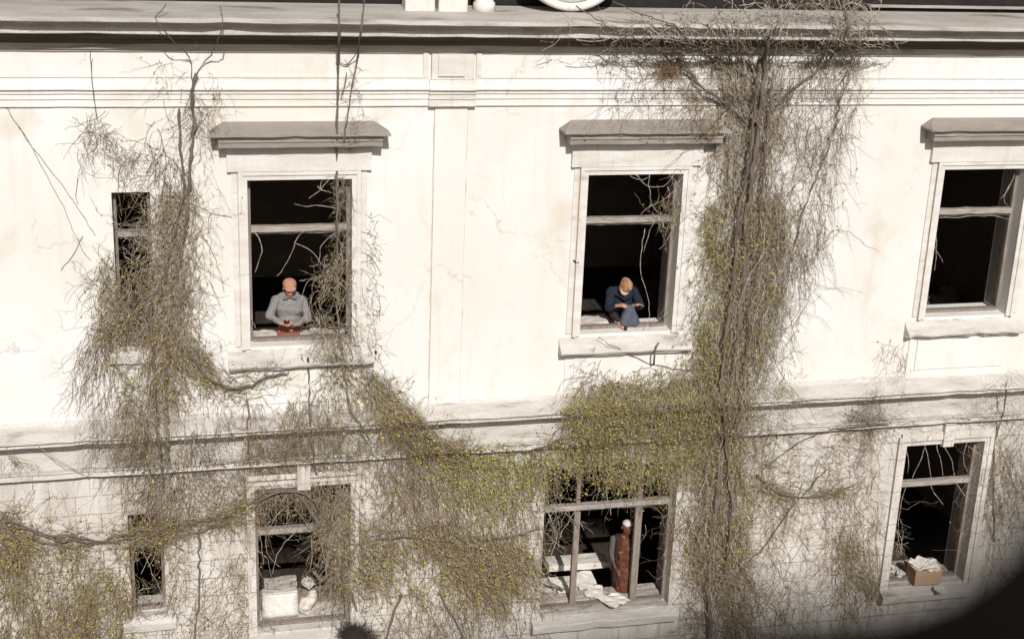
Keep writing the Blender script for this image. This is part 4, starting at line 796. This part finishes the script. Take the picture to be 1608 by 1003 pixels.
# ---- blond person crouching on the sill of the second window
def person_blond():
    base = V_((6.03, .44, Z(-6.0)))
    root = thing('person', base, label='reddish blond person in navy sweater crouching on the sill with head bowed', cat='person', group=GP)
    W = lambda x, y, z: V_((x, y, z))
    hc = W(.00, -.13, .485); fwd = W(-.08, -.42, -.90); upv = W(-.05, -.9, .43)
    hp, eyes, hq = head_prims(hc, fwd, upv, 1.04)
    shL, elL, wrL = W(-.165, .0, .40), W(-.225, -.16, .21), W(-.155, -.27, .275)
    shR, elR, wrR = W(.165, .0, .40), W(.225, -.14, .22), W(.075, -.28, .27)
    kR, aR = W(.03, -.25, .20), W(-.03, -.30, -.02)
    kL, aL = W(-.15, -.16, .10), W(-.06, -.33, -.03)
    body = hp + [('c', W(0, .0, .42), W(0, -.08, .45), .05, .046), ('e', W(0, .04, .27), (.14, .095, .19)), ('e', W(0, .08, .10), (.14, .11, .10)), ('c', W(-.12, .0, .41), W(.12, 0, .41), .045, .045),
        ('c', shL, elL, .042, .032), ('c', elL, wrL, .032, .021), ('c', shR, elR, .042, .032), ('c', elR, wrR, .032, .021),
        ('c', W(.06, .06, .08), kR, .07, .05), ('c', kR, aR, .046, .03), ('c', W(-.07, .06, .08), kL, .07, .05), ('c', kL, aL, .040, .028)]
    body += hand(wrL, (.55, -.5, .25), (.2, .3, -1.), .5, .95) + hand(wrR, (.80, -.30, .35), (0, -.3, -1.), .55, .95, left=True)
    bo = blob('body', body, .0065, M['skin'], root, 2, base)
    blob('sweater', [('e', W(0, .03, .27), (.165, .12, .20)), ('c', W(-.13, .0, .40), W(.13, .0, .40), .066, .066), ('c', shL, elL, .064, .058), ('c', elL, elL+(wrL-elL)*.72, .056, .042), ('c', shR, elR, .064, .058), ('c', elR, elR+(wrR-elR)*.78, .056, .042),
        ('c', W(-.10, -.09, .38), W(.0, -.17, .33), .026, .026), ('c', W(.10, -.09, .38), W(.0, -.17, .33), .026, .026), ('c', W(-.16, -.12, .20), W(.18, -.12, .20), .06, .06)], .008, M['navy'], root, 2, base, jit=.003)
    blob('trousers', [('e', W(0, .07, .10), (.15, .12, .10)), ('c', W(.06, .06, .08), kR, .085, .082), ('c', kR, W(-.04, -.285, .03), .075, .070), ('c', kR+V_((.03, 0, -.02)), W(.12, -.25, .02), .06, .075), ('c', W(-.02, -.27, .04), W(.10, -.26, .04), .07, .07)], .008, M['denim'], root, 2, base, jit=.003)
    blob('dark_skirt', [('c', W(-.07, .06, .08), kL+V_((0, .02, .0)), .085, .06), ('c', kL, W(-.11, -.25, .06), .055, .035), ('c', W(.12, -.1, .12), W(.16, -.12, .02), .05, .06)], .008, M['jacket'], root, 2, base)
    for a_ in (aR, aL):
        blob('shoe', [('c', a_+V_((-.01, .03, .0)), a_+V_((-.01, -.06, -.012)), .034, .028)], .006, M['black'], root, 1, base)
        if a_ is aR: break
    hpr = [('e', hq(0, -.02, .045), (.088, .088, .088)), ('e', hq(0, -.055, .0), (.078, .060, .085)), ('e', hq(0, .03, .075), (.068, .045, .045))]
    blob('hair', hpr, .006, M['hair'], root, 1, base, jit=.003)
    blob('fringe', [('e', hq(.018, .050, .030), (.066, .045, .062)), ('e', hq(.045, .01, .0), (.046, .06, .07))], .005, M['hairp'], root, 1, base, jit=.002)
    for e_ in eyes: blob('eye', [('e', e_, (.010, .008, .008))], .003, M['eye'], bo, 0, base)
person_blond()

# ---- person in orange cloth, wide lower window
def person_orange():
    X_, _z = XZ(981, 860, .50); base = V_((X_, .50, Z(-10.82)))
    root = thing('person', base, label='person in white cap and orange patterned cloth behind the right post', cat='person', group=GP)
    W = lambda x, y, z: V_((x, y, z))
    hc = W(.0, -.03, 1.585); fwd = W(.1, -.93, -.3); upv = W(0, -.2, .95)
    hp, eyes, hq = head_prims(hc, fwd, upv)
    shL, elL, wrL = W(-.155, .03, 1.39), W(-.185, .03, 1.15), W(-.14, -.05, .95)
    shR, elR, wrR = W(.165, .02, 1.40), W(.20, -.02, 1.13), W(.10, -.16, 1.0)
    body = hp + [('c', W(0, .01, 1.42), W(0, -.01, 1.53), .052, .048), ('e', W(0, .02, 1.26), (.15, .09, .19)), ('e', W(0, .02, 1.02), (.135, .095, .15)), ('c', W(-.11, .02, 1.41), W(.11, .02, 1.41), .045, .045),
        ('c', shL, elL, .045, .034), ('c', elL, wrL, .034, .023), ('c', shR, elR, .045, .034), ('c', elR, wrR, .034, .023)]
    for sx in (-1, 1):
        body += [('c', W(sx*.085, .02, .92), W(sx*.09, 0, .50), .078, .052), ('c', W(sx*.09, 0, .50), W(sx*.09, .04, .09), .052, .034), ('c', W(sx*.09, .03, .045), W(sx*.10, -.13, .03), .036, .028)]
    body += hand(wrL, (.2, -.5, -.8), (1, 0, 0), .5) + hand(wrR, (-.6, -.4, -.4), (0, 0, -1), .5, left=True)
    bo = blob('body', body, .0065, M['skind'], root, 2, base)
    blob('tunic', [('c', W(-.02, -.05, 1.36), W(-.01, -.09, 1.1), .10, .105), ('c', W(-.01, -.09, 1.1), W(-.02, -.09, .62), .105, .12), ('c', W(.10, -.04, 1.34), W(.12, -.04, .9), .07, .09)], .008, M['orange'], root, 2, base, jit=.004)
    blob('jacket', [('e', W(0, .05, 1.24), (.165, .085, .20)), ('c', W(-.12, .03, 1.40), W(.12, .03, 1.40), .06, .06), ('c', W(-.115, -.01, 1.36), W(-.125, -.03, .72), .045, .05), ('c', shR, elR, .06, .05), ('c', elR, elR+(wrR-elR)*.8, .05, .04)], .009, M['jacket'], root, 2, base)
    blob('sleeve', [('c', shL+V_((-.02, 0, 0)), elL, .050, .046), ('c', elL, elL+(wrL-elL)*.4, .044, .04)], .008, M['gsleeve'], root, 2, base)
    blob('trousers', [('e', W(0, .03, .92), (.15, .11, .12))] + [q for sx in (-1, 1) for q in (('c', W(sx*.085, .02, .90), W(sx*.09, .02, .50), .09, .066), ('c', W(sx*.09, .02, .50), W(sx*.09, .03, .10), .066, .055))], .011, M['jacket'], root, 1, base)
    blob('cap', [('e', hq(0, -.008, .078), (.076, .078, .046)), ('c', hq(-.04, .05, .076), hq(.04, .05, .076), .014, .014)], .006, M['whitecap'], root, 2, base)
    for e_ in eyes: blob('eye', [('e', e_, (.011, .008, .008))], .003, M['eye'], bo, 0, base)
person_orange()

# ------------------------------------------------------------------ things lying in the openings
def sheet(px, y, z, m_='paper', lift=.012, seed=0, name='paper_sheet', label=None, group=None, cat='paper', th=.003, cuts=5):
    """crumpled sheet lying flat at height z: px = four photo corners, projected onto the level plane z"""
    r = random.Random(seed); C0 = np.array([0, -D, OZ]); pts = []
    for (a_, b_) in px:
        dr = FW*F + RT*(a_-804) - UP*(b_-501.5); t = (z)/dr[2]; q = C0 + dr*t; pts.append(V_(q))
    b = bmesh.new(); n = cuts; g_ = []
    A, B, Cc, Dd = pts
    for i in range(n+1):
        row = []
        for j in range(n+1):
            u, v_ = i/n, j/n; p = (A*(1-u)+B*u)*(1-v_) + (Dd*(1-u)+Cc*u)*v_
            p = p + V_((r.uniform(-1, 1)*.006, r.uniform(-1, 1)*.006, r.random()*lift)); row.append(b.verts.new(p))
        g_.append(row)
    for i in range(n):
        for j in range(n):
            if (i in (0, n-1)) and (j in (0, n-1)) and r.random() < .4: continue
            b.faces.new((g_[i][j], g_[i+1][j], g_[i+1][j+1], g_[i][j+1]))
    ex = bmesh.ops.extrude_face_region(b, geom=b.faces[:]); bmesh.ops.translate(b, verts=[e for e in ex['geom'] if isinstance(e, bmesh.types.BMVert)], vec=(0, 0, th))
    bmesh.ops.recalc_face_normals(b, faces=b.faces[:]); me = bpy.data.meshes.new(name); b.to_mesh(me); b.free()
    bmesh_free = [v for v in me.vertices if False]
    o = link(name, me, M[m_]); o['label'] = label; o['category'] = cat
    if group: o['group'] = group
    return o
def block(px, py, y, sx, sy, sz, rot, m_, name, label, cat, seed=0, group=None, jit=.008, cuts=2, dz=0):
    x, z = XZ(px, py, y); o = MB().rough_box(x, y, z+dz, sx, sy, sz, rot, jit, cuts, seed).build(name, M[m_])
    return tag(o, label, cat, group)
# wide lower window
GPp = 'sheets and boards lying in the wide lower window'
sheet([(935, 938), (968, 932), (990, 943), (962, 956)], .2, -10.215, 'paper', .03, 1, label='torn white sheet drooping over the sill between the two dark posts', group=GPp)
sheet([(898, 900), (928, 896), (940, 922), (902, 928)], .4, -10.20, 'paper', .02, 2, label='pale crumpled sheet just right of the left dark post', group=GPp)
sheet([(916, 925), (945, 918), (948, 938), (922, 942)], .4, -10.205, 'paper', .02, 3, label='small pale sheet touching the drooping white sheet', group=GPp)
sheet([(860, 905), (890, 915), (896, 930), (872, 932)], .4, -10.205, 'paper', .02, 4, label='narrow white scrap left of the left dark post', group=GPp)
block(872, 919, .45, .30, .035, .02, (0, .15, -.75), 'frame', 'broken_slat', 'dark broken slat lying on the ledge left of the left post', 'slat', 5, GPp)
block(905, 880, 1.15, .95, .30, .10, (0, .02, .02), 'ledge', 'stone_slab', 'long pale slab across the back of the wide lower window', 'slab', 6, dz=-.02)
block(1028, 928, .40, .16, .12, .05, (.3, .3, .5), 'rubble', 'rubble_piece', 'rubble lump on the ledge right of the right dark post', 'rubble', 8)
for k, (pa, pb, yy) in enumerate(((853, 1042, 0.08), (860, 1036, .14))):
    xa, _ = XZ(pa, 955, yy); xb, _ = XZ(pb, 945, yy)
    o = MB().rough_box((xa+xb)/2, yy, Z(-10.300+.012*k), xb-xa-.03, .055, .03, (0, 0, 0), .005, 5, 20+k).build('sill_board', M['tran'], bld)
# lower window with the white tank
def tank():
    x0, z0 = XZ(412, 983, .27); x1, _ = XZ(469, 980, .27); _, z1 = XZ(440, 931, .27)
    root = thing('white_tank', ((x0+x1)/2, .37, Z(-10.13)), label='square white tank standing on the lower window sill', cat='tank')
    b = bmesh.new(); bmesh.ops.create_cube(b, size=1); bmesh.ops.subdivide_edges(b, edges=b.edges[:], cuts=5, use_grid_fill=True)
    zb = Z(-10.125)
    for v_ in b.verts:
        u = v_.co.copy(); sag = .035*math.sin((u.x+.5)*math.pi)*(1 if u.z > .49 else 0)
        v_.co = V_(((x0+x1)/2 + u.x*(x1-x0)*(1-.04*(u.z+.5)), .38 + u.y*.2*(1-.25*(u.z+.5)), zb + (u.z+.5)*(z1-zb) - sag + R_.uniform(-.003, .003)))
    bmesh.ops.bevel(b, geom=[e for e in b.edges if e.calc_face_angle(0) > 1.0], offset=.012, segments=2, affect='EDGES')
    bmesh.ops.recalc_face_normals(b, faces=b.faces[:]); me = bpy.data.meshes.new('tank_body'); b.to_mesh(me); b.free(); link('tank_body', me, M['white'], root, True)
    MB().rough_box((x0+x1)/2, .30, z1+.002, (x1-x0)*.94, .05, .02, (0, 0, 0), .005, 3, 3).build('tank_rim', M['ledge'], root)
    bx, bz = XZ(491, 934, .33); base = V_((bx, .33, Z(-10.13)))
    blob('pale_bundle', [('e', V_((0, 0, bz-base.z)), (.072, .065, .088), (0, .25, 0)), ('c', V_((-.0, 0, bz-base.z-.04)), V_((-.10, 0, bz-base.z-.16)), .068, .085), ('c', V_((-.10, 0, bz-base.z-.16)), V_((-.08, 0, .06)), .075, .06), ('c', V_((-.13, .02, bz-base.z-.09)), V_((-.14, .02, .08)), .05, .06)], .009, M['ledge'], None, 2, base, jit=.004)
    o = col.objects['pale_bundle']; tag(o, 'pale lumpy bundle with round top leaning right of the square white tank', 'bundle')
tank()
block(440, 915, .86, .46, .10, .17, (.1, -.02, .05), 'rubble', 'brick_block', 'brown grey masonry block behind the square white tank', 'block', 11)
block(484, 914, .86, .13, .1, .12, (.2, .7, .1), 'ledge', 'stone_shard', 'pointed pale stone shard behind the pale lumpy bundle', 'stone', 12)
block(500, 905, .90, .20, .04, .04, (.0, .9, .1), 'frame', 'timber_scrap', 'thin timber scrap leaning beside the pointed stone shard', 'timber', 13)
MB().rough_box(1.62, .86, Z(-10.17), 1.2, .46, .10, (0, 0, 0), .006, 3, 15).build('inner_sill', M['dark'], bld)
# cardboard box
def cardboard():
    z = -10.335
    C0 = np.array([0, -D, OZ])
    def on(px_, py_, zz):
        dr = FW*F + RT*(px_-804) - UP*(py_-501.5); return V_(C0 + dr*(zz/dr[2]))
    a_ = on(1435.5, 919.5, z); b_ = on(1477, 917, z); ex = (b_-a_); ex.z = 0; wd = ex.length; ex.normalize(); ey = V_((-ex.y, ex.x, 0)); dp = .30; hgt = .25; t = .006
    root = thing('cardboard_box', (a_+b_)/2+ey*dp/2, label='open brown cardboard box full of rubbish on the right lower sill', cat='box')
    P = lambda u, v_, h: a_ + ex*u + ey*v_ + V_((0, 0, h+.003))
    def panel(name, pts, th, lab=None):
        b = bmesh.new(); n_ = (pts[1]-pts[0]).cross(pts[2]-pts[0]).normalized()*th
        A = [b.verts.new(p) for p in pts]; B = [b.verts.new(p+n_) for p in pts]; b.faces.new(A); b.faces.new(B[::-1])
        for i in range(4): b.faces.new((A[i], B[i], B[(i+1) % 4], A[(i+1) % 4]))
        bmesh.ops.recalc_face_normals(b, faces=b.faces[:]); me = bpy.data.meshes.new(name); b.to_mesh(me); b.free(); return link(name, me, M['card'], root)
    bb = MB()
    for (u0, u1, v0, v1) in ((0, wd, 0, t), (0, wd, dp-t, dp), (0, t, t, dp-t), (wd-t, wd, t, dp-t)):
        c0 = [P(u0, v0, 0), P(u1, v0, 0), P(u1, v1, 0), P(u0, v1, 0)]; c1 = [q+V_((0, 0, hgt)) for q in c0]
        vs = [bb.b.verts.new(q) for q in c0+c1]
        for f in ((3, 2, 1, 0), (4, 5, 6, 7), (0, 1, 5, 4), (1, 2, 6, 5), (2, 3, 7, 6), (3, 0, 4, 7)): bb.b.faces.new([vs[i] for i in f])
    bb.build('box_walls', M['card'], root)
    panel('flap', [P(wd+.002, .03, hgt), P(wd+.002, dp-.02, hgt), P(wd+.15, dp+.02, hgt-.09), P(wd+.13, .08, hgt-.13)], .005)
    panel('flap', [P(.12, -.004, hgt-.055), P(wd-.12, -.004, hgt-.05), P(wd-.13, .006, hgt+.035), P(.16, .004, hgt+.02)], .005)
    panel('flap', [P(-.002, .02, hgt), P(-.002, dp-.03, hgt), P(-.05, dp-.06, hgt+.03), P(-.06, .05, hgt+.05)], .005)
    for k, (u, v_, h, sx, rz) in enumerate(((.16, .14, hgt+.006, .28, .2), (.30, .20, hgt+.02, .24, -.4), (.10, .22, hgt+.018, .16, .9), (.26, .06, hgt+.004, .18, .1), (.20, .24, hgt+.03, .18, .6), (.36, .12, hgt+.008, .13, 1.1))):
        q = P(u, v_, h); o = MB().rough_box(q.x, q.y, q.z, sx, .19, .014, (.16*(k % 3)-.12, -.14+.07*(k % 4), rz), .011, 4, 30+k).build('torn_paper_filling', M['paper'], root)
cardboard()
GL = 'litter on the right lower sill'
sheet([(1462, 921), (1478, 919), (1488, 930), (1476, 932)], 0, -10.352, 'paper', .004, 31, label='grey strip of paper sticking out under the cardboard box', group=GL)
for k, (px_, py_, s_, lab) in enumerate(((1404, 893, .16, 'largest pale plaster lump against the left jamb of the box window'), (1414, 912, .13, 'middle pale plaster lump left of the cardboard box'), (1409, 921, .09, 'lowest pale plaster crumb at the left end of the box sill'), (1418, 874, .07, 'small pale scrap behind the cardboard box'))):
    yy = (.42, .30, .22, .60)[k]; x, _ = XZ(px_, py_, yy)
    o = MB().rough_box(max(x, 10.53), yy, Z(-10.34)+s_*.28, s_, s_*.8, s_*.55, (.3*k, .4, .7*k), .018, 3, 40+k).build('plaster_lump', M['ledge']); tag(o, lab, 'rubble', GL)
# dim heaps inside the rooms
for (px_, py_, yy, zf, lab, s_) in ((1026, 455, 3.6, -6.92, 'dim heap of grey cloth inside behind the crouching blond person', .34), (1478, 478, 2.2, -6.92, 'dim heap of rags inside the rightmost upper opening', .30)):
    x, _ = XZ(px_, py_, yy); base = V_((x, yy, Z(zf)))
    blob('cloth_heap', [('e', V_((0, 0, .22)), (s_*1.1, .3, .28)), ('e', V_((s_*.4, 0, .42)), (s_*.6, .22, .22)), ('e', V_((-s_*.5, .1, .3)), (s_*.5, .2, .2))], .03, M['gsleeve'], None, 1, base, jit=.025)
    for o in col.objects:
        if o.name.startswith('cloth_heap') and 'label' not in o: tag(o, lab, 'cloth heap')
# small iron pieces and nest
def rod(name, pts, r, m_, label, cat):
    b = bmesh.new(); Q = np.array([[list(p) for p in pts]]); V, f = tubes([(Q, np.full((1, len(pts)), r))], 6); b.free()
    o = link(name, np_mesh(name, V, f), M[m_], None, True); return tag(o, label, cat)
q = lambda px_, py_, y: V_(U(px_, py_, y))
rod('iron_bracket', [q(1036, 536, -.02), q(1031, 543, -.17), q(1028, 552, -.22), q(1027, 568, -.20), q(1027, 572, -.01)], .013, 'soffit', 'rusty iron bracket bent over the sill of the crouching person', 'bracket')
rod('iron_hook', [q(899, 409, .02), q(901, 409, -.03), q(906, 413, -.05), q(909, 411, -.05)], .010, 'black', 'small black iron hook beside the second upper window', 'hook')
rod('iron_bolt', [q(589, 552, .02), q(590, 552, -.05), q(591, 553, -.07)], .014, 'black', 'dark bolt in the wall right of the first upper window', 'bolt')
v = Vine(); t_ = N_.uniform(0, math.tau, 150)
c0 = np.stack([1047+N_.normal(0, 6, 150), 113+N_.normal(0, 4, 150)], 1)
v.walk(c0, t_, N_.uniform(20, 45, 150), .5, (.05, .2), (.002, .0035), (.1, .6, .3), 5., 0, 0)
V, f = tubes([g_ for k_ in v.str for g_ in v.str[k_]]); o = link('bird_nest', np_mesh('bird_nest', V, f), M['twigb']); tag(o, 'small round bird nest of fine twigs in the vine under the cornice', 'nest')
# dark withered tuft at the bottom
v = Vine(); n = 900; a_ = N_.uniform(math.pi, math.tau, n); c0 = np.stack([557+N_.normal(0, 9, n), 1006+N_.normal(0, 7, n)], 1)
v.walk(c0, a_, N_.uniform(8, 26, n), .4, (.25, .5), (.003, .006), (0, 1, 0), 5., 0, .5)
V, f = tubes([g_ for k_ in v.str for g_ in v.str[k_]]); o = link('withered_tuft', np_mesh('withered_tuft', V, f), M['tuft']); tag(o, 'dark rounded withered tuft at the foot of the ochre thicket', 'shrub')

# ------------------------------------------------------------------ the photographer's own roof edge, close to the lens, shade put into its near-black colour
def fg():
    outline = [(560, 1046), (760, 1020), (900, 998), (1000, 978), (1100, 958), (1200, 942), (1300, 934), (1400, 926), (1470, 902), (1530, 864), (1575, 815), (1615, 755), (1690, 680), (1900, 620), (2300, 600), (2300, 1700), (560, 1700)]
    dep = .62; b = bmesh.new(); C0 = V_((0, -D, OZ)); n_ = len(outline)
    fr_, bk = [], []
    for (a_, c_) in outline:
        dr = fw + rt*((a_-804)/F) - up*((c_-501.5)/F); p = C0 + dr*dep; fr_.append(b.verts.new(p)); bk.append(b.verts.new(p + fw*.22 + rt*.22 - up*.22))
    b.faces.new(fr_); b.faces.new(bk[::-1])
    for i in range(n_): b.faces.new((fr_[i], bk[i], bk[(i+1) % n_], fr_[(i+1) % n_]))
    bmesh.ops.recalc_face_normals(b, faces=b.faces[:]); me = bpy.data.meshes.new('roof_edge'); b.to_mesh(me); b.free()
    o = link('roof_edge', me, M['tar']); tag(o, 'blurred black roof edge close to the viewer in the lower right corner', 'roof edge')
fg()
